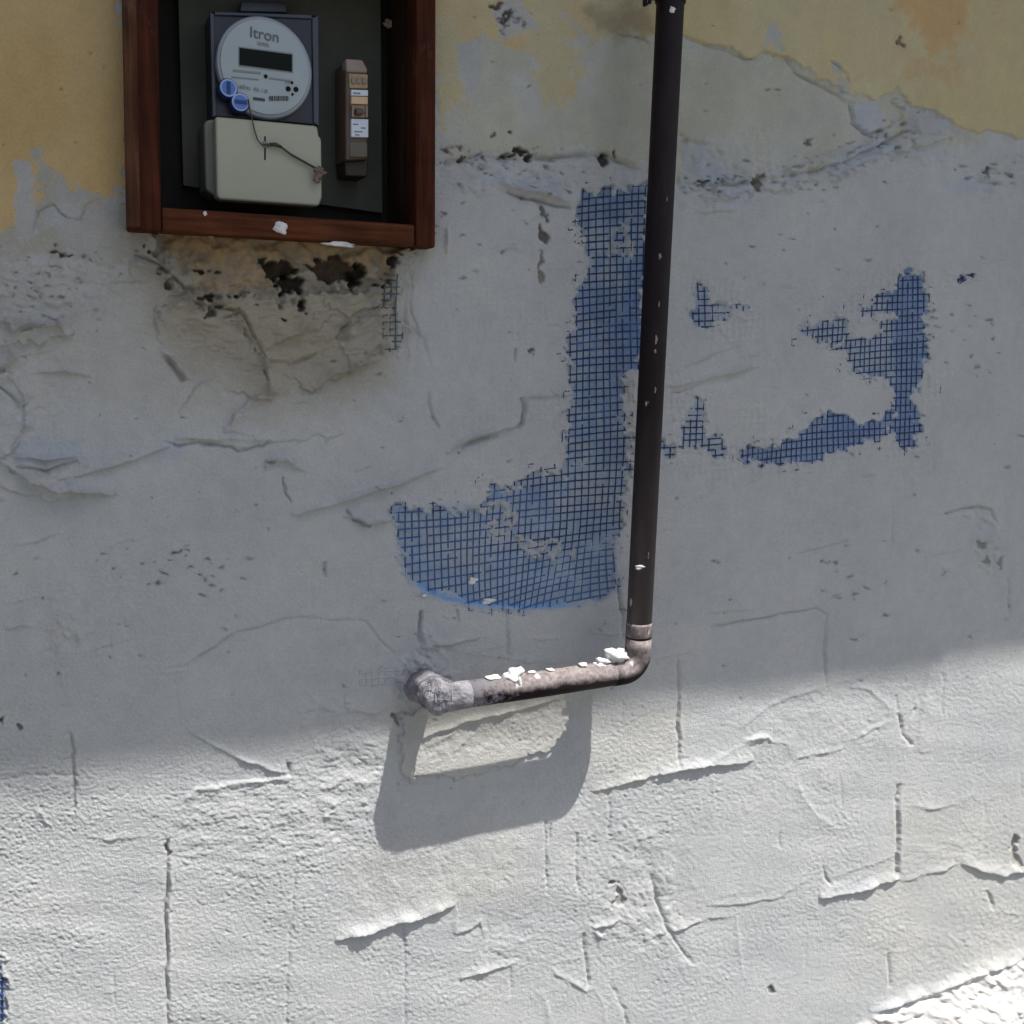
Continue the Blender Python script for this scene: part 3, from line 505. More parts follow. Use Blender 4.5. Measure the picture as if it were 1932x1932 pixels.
paint(low_oval, (.31, .39, .50), .65); paint(area([(790, 985), (960, 990), (950, 1080), (830, 1060)], 40, 14), (.42, .45, .48), .75)
sl = win([(800, 1100), (1140, 1150)], 20); d_, t_ = pdist([(792, 1104), (840, 1128), (900, 1138), (1000, 1144), (1080, 1141), (1132, 1132)], sl, PX, PY); m = np.zeros((N, N)); m[sl] = np.exp(-(d_/6.5)**2)*sm(3*(1-t_)+.1); paint(m, (.17, .36, .66), .85)
for p in ([(975, 1015), (1030, 1010), (1085, 1035), (1060, 1062), (1010, 1055)], [(905, 965), (960, 955), (965, 1000), (915, 1010)], [(1185, 708), (1205, 712), (1200, 840), (1182, 836)], [(1150, 430), (1185, 425), (1180, 462), (1150, 470)]):
    m = area(p, 8, 11)*sm(nC*.9+.55+.3*nE); Hh += 2.8*MM*m*(1+.4*nC); paint(m, (.46, .45, .43), .8)
    for k in zm: zm[k] = zm[k]*(1-m)

# ---- wall sheet
rx = PX-CEN; ry = PY-CEN; tt = D/(rx*BN[0]+ry*BN[1]+F*BN[2])
WX = tt*(rx*BX[0]+ry*BX[1]+F*BX[2]); WZ = -tt*(rx*BZ[0]+ry*BZ[1]+F*BZ[2])
fade = sm((PX+700)/500)*sm((2800-PX)/500)
V = np.stack([WX, -Hh*fade, WZ], -1).reshape(-1, 3).astype(np.float32)
bi0 = W(268, 300, 0); bi1 = W(788, 425, 0)          # opening behind the meter box
OX0, OX1, OZ = bi0.x-.0, bi1.x-.012, W(500, 436, 0).z
i = np.arange(N-1); I, J = np.meshgrid(i, i); a = (J*N+I).ravel()
cx_ = (WX[:-1, :-1]+WX[1:, 1:]).ravel()/2; cz_ = (WZ[:-1, :-1]+WZ[1:, 1:]).ravel()/2
OTOP = W(500, -140, 0).z+.04
keep = ~((cx_ > OX0) & (cx_ < OX1) & (cz_ > OZ) & (cz_ < OTOP)); a = a[keep]
Fq = np.stack([a, a+N, a+N+1, a+1], -1).astype(np.int32)
me = bpy.data.meshes.new('plaster'); me.vertices.add(len(V)); me.vertices.foreach_set('co', V.ravel())
me.loops.add(Fq.size); me.loops.foreach_set('vertex_index', Fq.ravel()); me.polygons.add(len(Fq))
me.polygons.foreach_set('loop_start', np.arange(0, Fq.size, 4, dtype=np.int32)); me.polygons.foreach_set('use_smooth', np.ones(len(Fq), bool))
me.update(); me.materials.append(mw)
ca = me.color_attributes.new('Col', 'FLOAT_COLOR', 'POINT')
ca.data.foreach_set('color', np.concatenate([np.clip(C, 0, 1).reshape(-1, 3), np.ones((N*N, 1))], 1).astype(np.float32).ravel())
GZ = -2.05
wall = tag(empty('house_wall', (0, 0, GZ)), 'rough house wall of freshly trowelled grey plaster below peeling yellow paint', 'wall')
link('plaster', me, wall)
def surf(px, py):
    u = np.interp(px, G, np.arange(N)); v = np.interp(py, G, np.arange(N)); i = int(u); j = int(v); fu = u-i; fv = v-j
    return (Hh[j, i]*(1-fu)*(1-fv)+Hh[j, i+1]*fu*(1-fv)+Hh[j+1, i]*(1-fu)*fv+Hh[j+1, i+1]*fu*fv)
def zone(z, px, py):
    return z[min(int(np.interp(py, G, np.arange(N))+.5), N-1), min(int(np.interp(px, G, np.arange(N))+.5), N-1)]
# eave that shades the upper wall, built where its shadow asks for it
ew = 1.15
def eave(x0, x1, out):
    vs = []
    for x in (x0, x1):
        e = -.645-.037*(x+KX*ew+.1)-KZ*ew
        vs += [(x, y, e+dz) for y in (-out, .0) for dz in (0, .18)]
    o = mesh('eave', vs, [(0, 1, 3, 2), (4, 6, 7, 5), (0, 4, 5, 1), (2, 3, 7, 6), (0, 2, 6, 4), (1, 5, 7, 3)], M_ROOF, wall)
ex = 1.765-KX*ew
eave(-5, ex, ew); eave(ex+.002, 8, ew-.007)
g = box('pavement', -30, 30, -30, 1, GZ-.3, GZ, M_GROUND); tag(g, kind='structure')

# ---------------------------------------------------------------- reinforcing mesh strands
nM = .7*fnoise(40, 30, 120)+.5*fnoise(14, 12, 121)
M_STRAND2 = simple('mid_blue_fibre', (.040, .095, .235), .5, .3, 80, 0, .4)
def strands(name, zk, label, m, sp=(12.8, 14.4), slope=-.085, lean=-.01, rad=.00125, thr=.5, lift=.0009, drop=.06, jit=1.0, m2=None):
    tone = []
    z = zm[zk]; xs = [p[0] for p in MESH[zk]]; ys = [p[1] for p in MESH[zk]]
    x0, x1, y0, y1 = max(min(xs)-10, -40), max(xs)+10, min(ys)-14, max(ys)+14
    vs, fs = [], []
    def run(P):
        if len(P) < 2: return
        pp = [q_[0] for q_ in P]; v, f = tube_geo(pp, [rad*q_[1] for q_ in P], 4, True); o = len(vs); tone.extend([q_[2] for q_ in P for _ in range(4)]); vs.extend(v); fs.extend([tuple(q+o for q in ff) for ff in f])
    def warp(x, y):
        k = 1.0 if zk == 'main' and y > 930 else 0
        dx = 3*math.sin(y/90+x/200)+2*math.sin(x/37+y/61); dy = 2.5*math.sin(x/70+1)+1.5*math.sin(y/33+x/50)
        if k:
            q = (y-930)/200; dx += q*(1080-x)*.22*0+q*q*14*math.sin(x/60); dy += q*q*((x-1000)/100)*-16
        return x+dx*jit, y+dy*jit
    for horiz in (True, False):
        a0, a1, s = (y0-60, y1+60, sp[1]) if horiz else (x0-30, x1+30, sp[0])
        q = a0
        while q < a1:
            P = []; alive = True; q0 = q+random.gauss(0, .7)
            r = (x0, x1) if horiz else (y0, y1); u = r[0]
            while u < r[1]:
                x, y = (u, q0+slope*(u-(x0+x1)/2)) if horiz else (q0+lean*(u-(y0+y1)/2), u)
                x, y = warp(x, y)
                if random.random() < drop*.25: alive = not alive or random.random() < .5
                elif not alive and random.random() < .4: alive = True
                zz = zone(z, x, y); deep = zz <= thr
                ok = 0 < y < 1960 and (zz > thr or (zk in ('main', 'hook') and zone(zx[zk], x, y) > .5 and zone(nC, x, y) > .55)) and alive
                if ok:
                    bu = zone(nM, x, y)
                    P.append((W(x, y, surf(x, y)+lift-max(0, bu-.6)*1.2*MM-(1.3*MM if deep else 0)+random.uniform(-.25, .25)*MM), random.uniform(.8, 1.15), int(zk == 'main' and (y-1000)/70+zone(nA, x, y)*.7 > 0 or zone(nM, x, y) < -1.3)))
                else: run(P); P = []
                u += 4.2
            run(P); q += s
    if not vs: return
    o = mesh(name, vs, fs, m)
    if m2:
        o.data.materials.append(m2); idx = []
        for p_ in o.data.polygons: idx.append(tone[p_.vertices[0]])
        o.data.polygons.foreach_set('material_index', idx)
    return tag(o, label, 'mesh', 'patches of reinforcing mesh bared in the plaster')
strands('fibreglass_mesh', 'main', 'large hook of blue reinforcing mesh bared left of the brown pipe', M_STRAND, drop=.05, m2=M_STRAND2)
strands('fibreglass_mesh', 'hook', 'bracket shaped patch of blue reinforcing mesh right of the brown pipe', M_STRAND, sp=(9.6, 13.0), slope=-.10, rad=.0013, drop=.05, m2=M_STRAND2)
strands('fibreglass_mesh', 'small', 'small wedge of blue mesh just right of the pipe, upper one', M_STRAND, sp=(12, 13), slope=-.06)
strands('fibreglass_mesh', 'low', 'faint patch of blue mesh between the pipe and the bracket shaped patch', M_STRAND, sp=(12, 11), slope=-.08, drop=.35)
strands('fibreglass_mesh', 'stub', 'tiny piece of mesh touching the right side of the pipe', M_STRAND, sp=(12, 12), drop=0)
strands('fibreglass_mesh', 'edge', 'narrow strip of grey mesh below the right corner of the meter box', M_STRANDG, sp=(12, 13), slope=-.02, rad=.0013, drop=.3)
strands('fibreglass_mesh', 'corner', 'dark blue mesh at the lower left edge of the wall', M_STRAND, sp=(12, 12), slope=-.02, rad=.0016)
strands('fibreglass_mesh', 'pipe', 'plaster coated mesh end left of where the pipe enters the wall', simple('plastered_fibre', (.40, .41, .42), .9, .15, 80), sp=(12, 12), slope=-.05, rad=.0016, lift=.0002, drop=.1)
strands('fibreglass_mesh', 'speck', 'tiny dark speck of mesh near the upper right edge', M_STRAND, sp=(9, 7), slope=-.6, rad=.0012, drop=.1)

# ---------------------------------------------------------------- meter box
FD = .035; BD = -.115
mbx = tag(empty('meter_box', W(530, 455, FD)), 'red brown wooden box frame set in the wall around the electricity meter', 'meter box')
Wd = lambda x, y, d=FD: W(x, y, d)
xl0, xl1 = W(238, 300).x and Wd(242, 441).x, Wd(305, 431).x
xr0, xr1 = Wd(785, 440).x, Wd(820, 440).x
zb0 = Wd(560, 451).z; zb1 = Wd(560, 408).z; ztop = Wd(500, -170).z
def beam(name, x0, x1, y0, y1, z0, z1, m, bev=.003):
    return box(name, x0, x1, y0, y1, z0, z1, m, mbx, bev)
# uprights lean a little in the photo
def lean_post(name, xb0, xb1, shift, m, yb=.01, split=None):
    vs = []
    for z, s in ((zb0-.001, 0), (ztop, shift)):
        for x, y in ((xb0, -FD), (xb1, -FD), (xb1, yb), (xb0, yb)): vs.append((x+s, y, z))
    o = mesh(name, vs, [(0, 1, 2, 3), (7, 6, 5, 4), (0, 4, 5, 1), (1, 5, 6, 2), (2, 6, 7, 3), (3, 7, 4, 0)], m, mbx); return bevel(o, .004)
lean_post('left_stile', xl0, xl1, .012, M_WOODV); lean_post('right_stile', xr0, xr1+.002, 0, M_WOODV)
# thin raised moulding on the left stile's outer edge
vs = []
for z, s in ((zb0+.002, 0), (ztop, .012)):
    for x, y in ((xl0-.002, -FD-.006), (xl0+.016, -FD-.006), (xl0+.016, -FD+.004), (xl0-.002, -FD+.004)): vs.append((x+s, y, z))
bevel(mesh('moulding', vs, [(0, 1, 2, 3), (7, 6, 5, 4), (0, 4, 5, 1), (1, 5, 6, 2), (2, 6, 7, 3), (3, 7, 4, 0)], wood('worn_wood', (.075, .033, .017), .75), mbx), .003)
beam('bottom_rail', xl1+.001, xr0-.001, -FD+.002, .01, zb0, zb1, M_WOODH)
beam('top_rail', xl1+.014, xr0-.001, -FD+.002, .01, ztop-.05, ztop, M_WOODH)
beam('lining_board', xl1-.03, xl1+.002, .012, -BD, zb0+.02, ztop, M_LINER, 0); beam('lining_board', xr0+.003, xr0+.02, .012, -BD, zb0+.02, ztop, M_LINER, 0)
beam('lining_board', xl1+.003, xr0+.002, .012, -BD, zb0+.012, zb1-.006, M_LINER, 0); beam('lining_board', xl1+.003, xr0+.002, .012, -BD, ztop-.03, ztop, M_LINER, 0)
beam('lining_board', xl1-.03, xr0+.02, -BD+.001, -BD+.02, zb0, ztop, simple('dark_recess', (.012, .011, .009), .9, .2), 0)
quadp('back_board', [(331, -190), (346, 350), (722, 402), (717, -170)], -.100, -.112, M_BOARD, mbx, .001)
# drops of plaster on the frame
def lump(name, c, r, m, label=None, cat=None, group=None, parent=None, sq=(1, 1, 1), seed=0):
    bm = bmesh.new(); bmesh.ops.create_icosphere(bm, subdivisions=3, radius=1); q = np.random.default_rng(seed)
    ph = q.uniform(0, 6.28, 9)
    for v in bm.verts:
        n = v.co.copy(); f = 1+.28*math.sin(2.3*n.x+ph[0])*math.cos(2.9*n.y+ph[1])+.22*math.sin(4.7*n.z+ph[2]+2*n.x)+.14*math.sin(8*n.x+ph[3])*math.sin(7*n.z+ph[4])+.10*math.sin(15*n.y+ph[5]+9*n.x)+.08*math.sin(21*n.z+ph[6])*math.cos(19*n.x+ph[7])
        v.co = Vector((n.x*r*sq[0], n.y*r*sq[1], n.z*r*sq[2]))*f+Vector(c)
    me = bpy.data.meshes.new(name); bm.to_mesh(me); bm.free(); me.materials.append(m)
    for p in me.polygons: p.use_smooth = True
    o = link(name, me, parent)
    if label: tag(o, label, cat, group)
    return o
lump('plaster_blob', Wd(529, 429)+Vector((0, -.001, 0)), .0085, M_CRUMB, 'white plaster blob stuck on the bottom rail of the meter box', 'plaster blob', sq=(1, .5, .85), seed=3)
lump('plaster_smear', Wd(641, 459)+Vector((0, .008, -.001)), .011, M_CRUMB, 'thin plaster smear under the bottom rail of the meter box', 'plaster smear', sq=(2.0, .6, .32), seed=5)
lump('plaster_speck', Wd(387, 403)+Vector((0, .0, 0)), .0028, M_CRUMB, 'tiny plaster speck at the upper edge of the bottom rail', 'plaster speck', seed=8)
lump('plaster_speck', W(733, 45, -.09), .006, M_BROWNL, 'pale crumb on the back board near the top right of the meter box', 'plaster speck', sq=(1.3, .5, 1), seed=9)

# ---------------------------------------------------------------- electricity meter
mt = tag(empty('electricity_meter', W(500, 389, -.09)), 'square electricity meter with round dial, display and cream terminal cover', 'electricity meter')
HD = -.040                                  # front of housing
quadp('housing', [(396, 21), (601, 28), (602, 238), (401, 222)], HD, -.098, M_NAVY, mt, .004)
quadp('hanger', [(455, 2), (540, 4), (542, 24), (452, 22)], -.080, -.098, M_NAVYR, mt, .002)
for p in ([(396, 21), (404, 27), (409, 218), (401, 222)], [(589, 34), (601, 28), (602, 238), (592, 232)], [(405, 21.5), (588, 27.6), (588, 35), (405, 28)]):
    quadp('rim', p, HD+.004, HD-.004, M_NAVYR, mt, .001)
dc = W(500.5, 127.5, HD+.02); rx_ = (W(590, 127, HD+.02)-W(411, 127, HD+.02)).length/2; rz_ = (W(500, 31, HD+.02)-W(500, 224, HD+.02)).length/2
disc('dial_ring', dc, rx_, rz_, HD+.020, HD+.001, M_RIM, mt, 64, .004)
disc('dial', dc, rx_*.93, rz_*.93, HD+.0225, HD+.012, M_DIAL, mt, 64, .0015)
FDL = HD+.0235
quadp('display', [(452, 90), (551, 103), (551, 135), (452, 122)], FDL+.0004, FDL-.004, M_BLACK, mt)
quadp('display_bezel', [(450, 87.5), (553, 100.5), (553, 138), (450, 125)], FDL-.0004, FDL-.005, M_INKL, mt)
def text(name, s, px, py, size, m, parent, d, ang=0, ex=.0003):
    c = bpy.data.curves.new(name, 'FONT'); c.body = s; c.size = size; c.align_x = 'CENTER'; c.align_y = 'CENTER'; c.extrude = ex; c.materials.append(m)
    o0 = bpy.data.objects.new(name, c); COL.objects.link(o0); bpy.context.view_layer.update()
    me_ = bpy.data.meshes.new_from_object(o0.evaluated_get(bpy.context.evaluated_depsgraph_get())); bpy.data.objects.remove(o0)
    me_.materials.clear(); me_.materials.append(m)
    o = bpy.data.objects.new(name, me_); COL.objects.link(o); p = W(px, py, d); o.rotation_euler = (math.radians(90), math.radians(ang), 0)
    o.parent = parent; o.location = p-parent.location; return o
tx_ = text('maker_lettering', 'Itron', 499, 66, .021, simple('faded_ink', (.10, .11, .115), .7, .2, 60), mt, FDL, 3)
text('lettering', 'kWh', 497, 84, .008, M_INKL, mt, FDL, 3); text('lettering', '60Hz  Kh 1.0', 478, 168, .0075, M_INKL, mt, FDL, 3); text('lettering', '2W', 545, 155, .0075, M_INKL, mt, FDL, 3)
def mark(pts, m=M_INKL, name='printed_line'): return quadp(name, pts, FDL+.0002, FDL-.002, m, mt)
mark([(440, 131), (492, 136), (492, 139.5), (440, 134.5)]); mark([(437, 144), (488, 149), (488, 151), (437, 146)]); mark([(508, 146), (548, 151), (548, 153.5), (508, 148.5)])
mark([(478, 183), (500, 186), (500, 191), (478, 188)], M_INK)
x = 508
for k in range(11):
    wdt = random.choice((1.0, 1.7, 2.4)); mark([(x, 181), (x+wdt, 181.2), (x+wdt, 190), (x, 189.8)], M_INK, 'barcode_bar'); x += wdt+random.choice((1, 1.4, 2))
for px, py, r in ((501.5, 144, .0027), (544, 167.5, .0036), (558.5, 168.5, .0036), (551, 156, .002), (552, 178, .0018)):
    disc('dot', W(px, py, FDL), r, r, FDL+.0004, FDL-.002, M_BLACK, mt, 16)
# round blue seals
for cxp, cyp, vert in ((431, 166, True), (453.5, 193, False)):
    d = HD+.026; r = (W(cxp+16.5, cyp, d)-W(cxp, cyp, d)).length; p = W(cxp, cyp, d)
    s = disc('blue_seal', p, r*1.08, r*1.08, d, HD+.001, M_BLUED, mt, 32, .002)
    disc('seal_ring', p, r*.95, r*.95, d+.0012, d-.002, M_BLUEL, s, 32); disc('seal_face', p, r*.78, r*.78, d+.0022, d-.002, M_BLUE, s, 32)
    a_, b_ = (.18, .62) if vert else (.62, .16)
    box('seal_bar', p.x-r*a_, p.x+r*a_, -d-.0045, -d-.001, p.z-r*b_, p.z+r*b_, M_BLUED, s)
# terminal cover
CD = -.004
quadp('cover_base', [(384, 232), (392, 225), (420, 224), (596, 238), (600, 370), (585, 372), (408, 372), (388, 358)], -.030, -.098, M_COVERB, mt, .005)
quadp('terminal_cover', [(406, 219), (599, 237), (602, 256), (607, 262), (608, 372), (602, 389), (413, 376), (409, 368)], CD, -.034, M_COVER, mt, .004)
for pts in ([(498.5, 257), (501.5, 257), (501.5, 267), (498.5, 267)], [(498.5, 279), (501.5, 279), (501.5, 302), (498.5, 302)]):
    quadp('screw_slot', pts, CD+.0004, CD-.002, M_BLACK, mt)
disc('cover_screw', W(500, 272.5, CD), .0045, .0045, CD+.002, CD-.002, M_COVERB, mt, 20)
wd_ = CD+.004
wp = [W(468, 187, HD+.03), W(471, 205, HD+.03), W(475, 222, .0), W(480, 245, wd_), W(486, 264, wd_), W(494, 273, wd_), W(503, 273, wd_), W(515, 271, wd_), W(530, 276, wd_), W(548, 290, wd_), W(566, 300, wd_), W(584, 310, wd_), W(599, 318, wd_+.004)]
tube('seal_wire', wp, .0010, M_WIRE, mt, 8); tube('seal_wire', [p+Vector((.001, -.001, -.0025)) for p in wp[6:]], .0009, M_WIRE, mt, 8)
tube('wire_twist', [W(508, 271, wd_+.002), W(520, 273, wd_+.003), W(531, 276, wd_+.002)], [.0012, .0032, .0010], M_WIRE, mt, 10)
lump('lead_seal', W(603, 324, wd_+.006), .0075, M_LEAD, parent=mt, sq=(1.25, .7, .9), seed=12); lump('lead_seal', W(598, 338, wd_+.004), .005, M_LEAD, parent=mt, sq=(1.1, .6, 1), seed=13)
sf = area([(560, 330), (607, 330), (607, 380), (560, 380)], 20, 3)

# ---------------------------------------------------------------- circuit breaker
cb = tag(empty('circuit_breaker', W(670, 333, -.08)), 'brown circuit breaker with white labels on the board right of the meter', 'circuit breaker')
KD = -.035
quadp('mounting_block', [(652, 112), (684, 114), (694, 130), (695, 300), (652, 303)], KD, -.098, M_BROWN, cb, .004)
quadp('base_block', [(650, 304), (695, 301), (694, 334), (652, 332)], KD-.012, -.098, simple('dark_block', (.028, .018, .012), .6, .2), cb, .003)
quadp('top_cap', [(652, 110), (684, 112), (694, 130), (694, 138), (654, 136)], KD+.004, KD-.02, M_BROWNL, cb, .003)
quadp('terminal_plate', [(658, 138.5), (694, 140), (694, 167), (660, 166)], KD+.003, KD-.01, M_OCHRE, cb, .001)
for k in range(3): quadp('terminal_screw', [(664+k*10, 146), (671+k*10, 147), (671+k*10, 158), (664+k*10, 157)], KD+.006, KD, M_BROWNL, cb, .001)
quadp('upper_label', [(663, 169), (694.5, 170), (694.5, 181), (663, 180)], KD+.006, KD-.006, M_WHITE, cb, .0005)
quadp('label_line', [(666, 174), (680, 174.6), (680, 178), (666, 177.4)], KD+.0063, KD+.004, M_INKL, cb)
quadp('orange_band', [(663, 181.5), (694.5, 182.5), (694.5, 197), (663, 196)], KD+.007, KD-.006, M_ORANGE, cb, .001)
quadp('switch_well', [(663, 197.5), (694.5, 198.5), (694.5, 222), (663, 221)], KD+.003, KD-.006, M_OCHRE, cb, .0005)
quadp('toggle', [(672, 203), (686, 204), (686, 216), (672, 215)], KD+.014, KD, simple('toggle_brown', (.09, .06, .05), .4), cb, .002)
for xx in (664, 690): quadp('switch_guard', [(xx, 199), (xx+4.5, 199), (xx+4.5, 221), (xx, 221)], KD+.008, KD, M_BROWNL, cb, .0008)
quadp('lower_label', [(663, 224), (695, 225), (695, 259), (663, 258)], KD+.006, KD-.006, M_WHITE, cb, .0005)
for yy, x0, x1 in ((233, 666, 676), (240, 681, 690), (247, 668, 684), (253, 670, 678)): quadp('label_line', [(x0, yy), (x1, yy+.4), (x1, yy+3), (x0, yy+2.6)], KD+.0063, KD+.004, M_INKL, cb)
quadp('lower_terminal', [(659, 268), (694, 268), (694, 297), (659, 297)], KD+.002, KD-.01, simple('lower_plate', (.11, .095, .07), .5, .2), cb, .002)

# ---------------------------------------------------------------- drain pipe
PD = .092; RAD = .0221
v0 = W(1265, 0, PD); v1 = W(1205, 1195, PD); hz = (W(1030, 1290, PD).z+W(880, 1308, PD).z)/2
dp = tag(empty('drain_pipe', (v1.x, -PD, hz)), 'dark brown drain pipe coming down the wall and turning left into it', 'drain pipe')
top = v0+(v0-v1)*.75
ER = .030
elb_top = Vector((v1.x, -PD, hz+ER+.035)); 
tube('vertical_pipe', [top, v0, (v0+v1)/2, elb_top+Vector((0, 0, .02))], RAD, M_PIPE, dp, 40)
tube('collar', [elb_top+Vector((0, 0, .022)), elb_top+Vector((0, 0, .018)), elb_top+Vector((0, 0, -.002)), elb_top+Vector((0, 0, -.006))], [RAD*1.005, RAD*1.045, RAD*1.045, RAD*1.045], M_PIPED, dp, 40)
xc = v1.x
arc = [Vector((xc, -PD, elb_top.z-.002)), Vector((xc, -PD, hz+ER+.01))]+[Vector((xc-ER+ER*math.cos(a_), -PD, hz+ER-ER*math.sin(a_))) for a_ in [k*math.pi/2/10 for k in range(11)]]+[Vector((xc-ER-.02, -PD, hz))]
tube('elbow', arc, RAD*1.04, M_PIPED, dp, 40)
xe = W(858, 1308, PD).x-.010
tube('horizontal_pipe', [Vector((xc-ER-.016, -PD, hz)), Vector(((xc+xe)/2, -PD, hz-.001)), Vector((xe+.03, -PD, hz))], RAD, M_PIPED, dp, 40)
wc = W(790, 1290, 0); ER2 = .036
arc = [Vector((xe+.034, -PD, hz))]+[Vector((xe+.02-(ER2)*math.sin(a_), -PD+ER2*(1-math.cos(a_)), hz)) for a_ in [k*math.pi/2/10 for k in range(11)]]+[Vector((xe+.02-ER2+(-.008)*s, -PD+ER2+(PD-ER2+.02)*s, hz+(wc.z-hz)*.4*s)) for s in (.25, .5, .75, 1)]
vs, fs = [], []
P2 = []
for i_ in range(len(arc)-1):
    for s in np.linspace(0, 1, 5, endpoint=False): P2.append(arc[i_].lerp(arc[i_+1], s))
P2.append(arc[-1])
vs, fs = tube_geo(P2, [RAD*(1.02+.20*sm(max(0, q-14)/30)) for q in range(len(P2))], 48)
r5 = np.random.default_rng(5); ks = r5.normal(0, 1, (26, 3))*110; ph5 = r5.uniform(0, 6.28, 26)
out = []
for q, v in enumerate(vs):
    c0 = P2[min(q//48, len(P2)-1)]; n_ = (v-c0).normalized() if (v-c0).length > 0 else Vector((0, 0, 0))
    s = sum(math.sin(ks[j].dot(np.array(v))+ph5[j]) for j in range(26))/5
    g_ = min(1, max(0, (q//48)/12)); out.append(v+n_*s*.0034*g_)
mesh('wall_elbow', out, fs, M_ELBOW, dp, True)
for q, (dx, dz, rr) in enumerate([(-.020, .012, .020), (.012, .020, .018), (-.012, -.016, .017), (.020, -.004, .016), (.0, .026, .015)]):
    lump('mortar_bedding', P2[-6]+Vector((dx, .004, dz)), rr, simple('bedding_mortar', (.36, .36, .365), .9, .2, 60, .004, .2), parent=dp, sq=(1.25, .8, 1), seed=90+q)
# mesh wrapped round that elbow, soaked in mortar
vs, fs = [], []
RW = lambda q: RAD*(1.03+.21*sm(max(0, q-14)/30))
for k in range(9):
    q_ = min(18+int(k*4.6), len(P2)-3); c0 = P2[q_]; tdir = (P2[q_+2]-c0).normalized(); u_ = Vector((0, 0, 1)); s_ = tdir.cross(u_).normalized()
    for seg in range(4):
        a0_ = random.uniform(0, 6.28); n_s = random.randint(5, 12)
        ring = [c0+(u_*math.sin(a_)+s_*math.cos(a_))*(RW(q_)+.0010*math.sin(5*a_+k))+tdir*.0015*math.sin(2*a_+k) for a_ in [a0_+j*2*math.pi/30 for j in range(n_s)]]
        v, f = tube_geo(ring, .0007, 5); o_ = len(vs); vs += v; fs += [tuple(q+o_ for q in ff) for ff in f]
for k in range(12):
    a_ = k*2*math.pi/12; st = random.randint(16, 34)
    line = []
    for i_ in range(st, min(st+random.randint(8, 24), len(P2)-2), 2):
        tdir = (P2[i_+1]-P2[i_]).normalized(); u_ = Vector((0, 0, 1)); s_ = tdir.cross(u_).normalized(); aa = a_+.08*math.sin(i_/5+k)
        line.append(P2[i_]+(u_*math.sin(aa)+s_*math.cos(aa))*(RW(i_)+.0008*math.sin(i_+k)))
    if len(line) > 1:
        v, f = tube_geo(line, .0007, 5); o_ = len(vs); vs += v; fs += [tuple(q+o_ for q in ff) for ff in f]
wrap = mesh('mesh_wrap', vs, fs, simple('mortar_soaked_fibre', (.17, .17, .20), .9, .4, 60), None, True)
tag(wrap, 'mortar soaked mesh wrapped round the pipe end at the wall', 'mesh')
# wall clamp at the top of the frame
cz = W(1240, -2, PD).z
tube('clamp_ring', [Vector((v0.x+.0005, -PD, cz+.016)), Vector((v0.x, -PD, cz-.002))], RAD*1.10, M_PIPE, dp, 40)
box('clamp_arm', v0.x-.010, v0.x+.010, -PD, .0, cz+.045, cz+.060, M_PIPE, dp, .002)
box('clamp_ear', v0.x-RAD-.022, v0.x-RAD+.002, -PD-.006, -PD+.006, cz-.002, cz+.014, M_PIPE, dp, .002)
box('clamp_screw', v0.x-RAD-.024, v0.x-RAD-.018, -PD-.010, -PD+.010, cz-.012, cz+.016, M_PIPE, dp, .002)
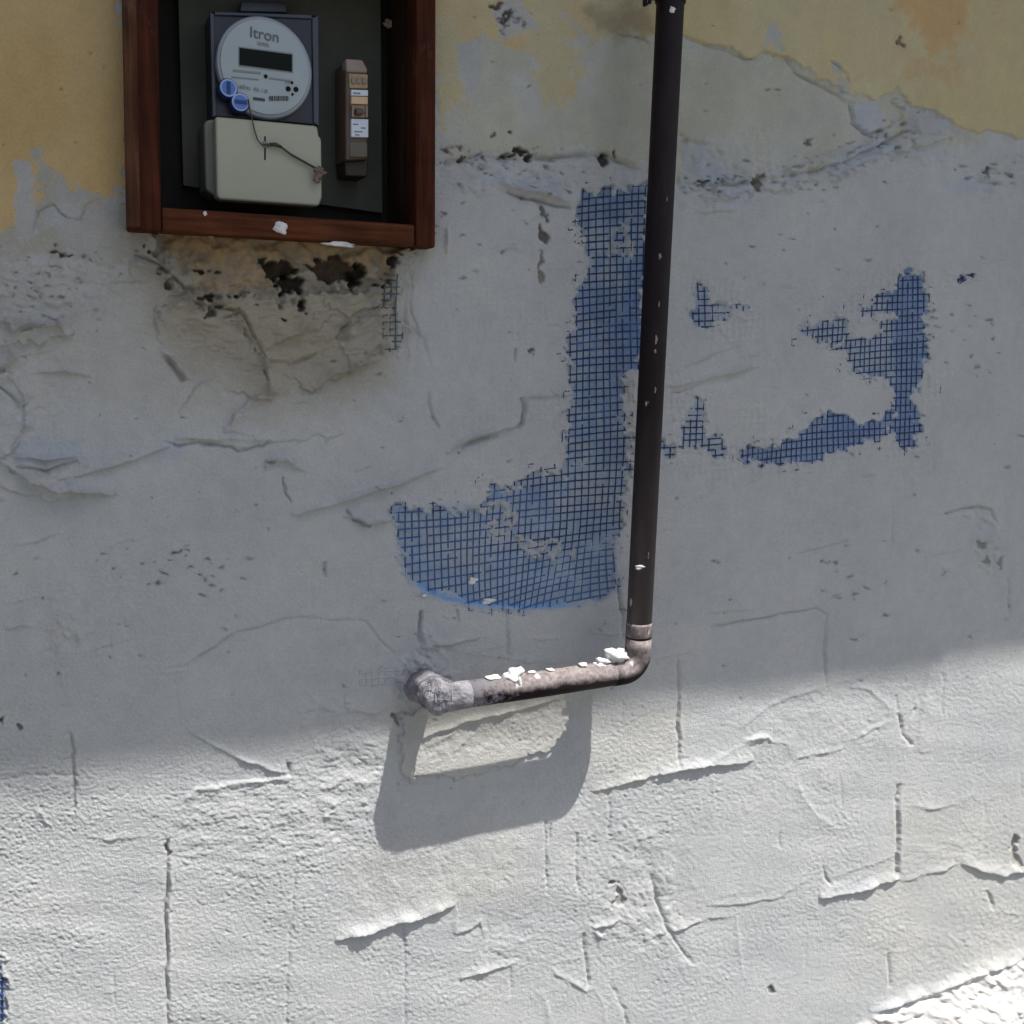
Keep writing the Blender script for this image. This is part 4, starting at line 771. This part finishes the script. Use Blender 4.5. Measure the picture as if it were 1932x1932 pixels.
# mortar that fell on the pipe
def on_pipe(px, back=0.0): 
    return Vector((W(px, 1290, PD).x, -PD+back, hz+RAD))
specs = [(1178, .021, (1.15, .9, .85), 'white mortar lump wedged in the corner where the pipe turns'), (1134, .014, (1.25, 1, .55), 'flat white mortar lump next to the corner lump on the pipe'), (1098, .009, (1.1, 1, .7), 'small mortar lump in the middle right of the level pipe'),
         (1037, .007, (1.2, 1, .5), 'small white mortar crumb halfway along the level pipe'), (968, .016, (1.2, .9, .75), 'large white mortar lump hanging over the front of the level pipe'), (930, .010, (1.6, 1, .45), 'low mortar crumb on the level pipe nearest the wall elbow'), (1002, .006, (1.4, 1, .5), 'thin mortar flake right of the large hanging lump')]
for q, (px, r, sq, lab) in enumerate(specs):
    p = on_pipe(px)
    if q == 0: p = Vector((xc-ER-.012, -PD+.004, hz+RAD+.008))
    lump('mortar_lump', p, r*.85, M_CRUMB, lab, 'mortar lump', 'mortar lumps lying on the level pipe', sq=sq, seed=20+q)
lump('mortar_lump', on_pipe(972)+Vector((0, -RAD*.82, -RAD*.55)), .008, M_CRUMB, 'thin mortar run down the front of the level pipe', 'mortar lump', 'mortar lumps lying on the level pipe', sq=(.4, .35, 1.5), seed=40)
def on_vert(px, py):
    z = W(px, py, PD+RAD).z; return Vector((W(px, py, PD+RAD*.9).x, -PD-RAD*.93, z))
for q, (px, py, r, sq, lab) in enumerate([(1207, 1070, .0062, (1.5, .5, .55), 'pale mortar splash low on the upright pipe'), (1268, 18, .0042, (1, .5, 1.0), 'pale speck at the top of the upright pipe'), (1222, 1048, .003, (.6, .5, 1.8), 'thin pale mortar streak above the low splash on the pipe'),
        (1245, 483, .003, (.7, .5, 1.6), 'pale mortar speck on the upright pipe beside the mesh top'), (1238, 640, .0035, (.6, .5, 1.8), 'pale mortar streak on the upright pipe beside the mesh middle'), (1236, 663, .0026, (.7, .5, 1.4), 'pale mortar speck just below the middle streak'), (1236, 735, .003, (.6, .5, 1.6), 'pale mortar speck on the upright pipe beside the scratch line'), (1243, 575, .0024, (.5, .5, 2), 'faint mortar streak above the middle streak on the pipe')]):
    lump('mortar_splash', on_vert(px, py), r, M_CRUMB if q < 2 else M_BROWNL, lab, 'mortar splash', 'mortar splashes on the upright pipe', sq=sq, seed=60+q)
# crumbs stuck at the oval mesh
for q, (px, py, r, lab) in enumerate([(922, 1133, .0075, 'white crumb at the bottom rim of the blue mesh'), (893, 1095, .0065, 'pale crumb on the lower left part of the blue mesh'), (800, 1124, .003, 'tiny white crumb left of the blue rim')]):
    lump('plaster_crumb', W(px, py, surf(px, py)+.001), r, M_CRUMB, lab, 'plaster crumb', 'crumbs stuck on the blue mesh', sq=(1.3, .5, .8), seed=80+q)
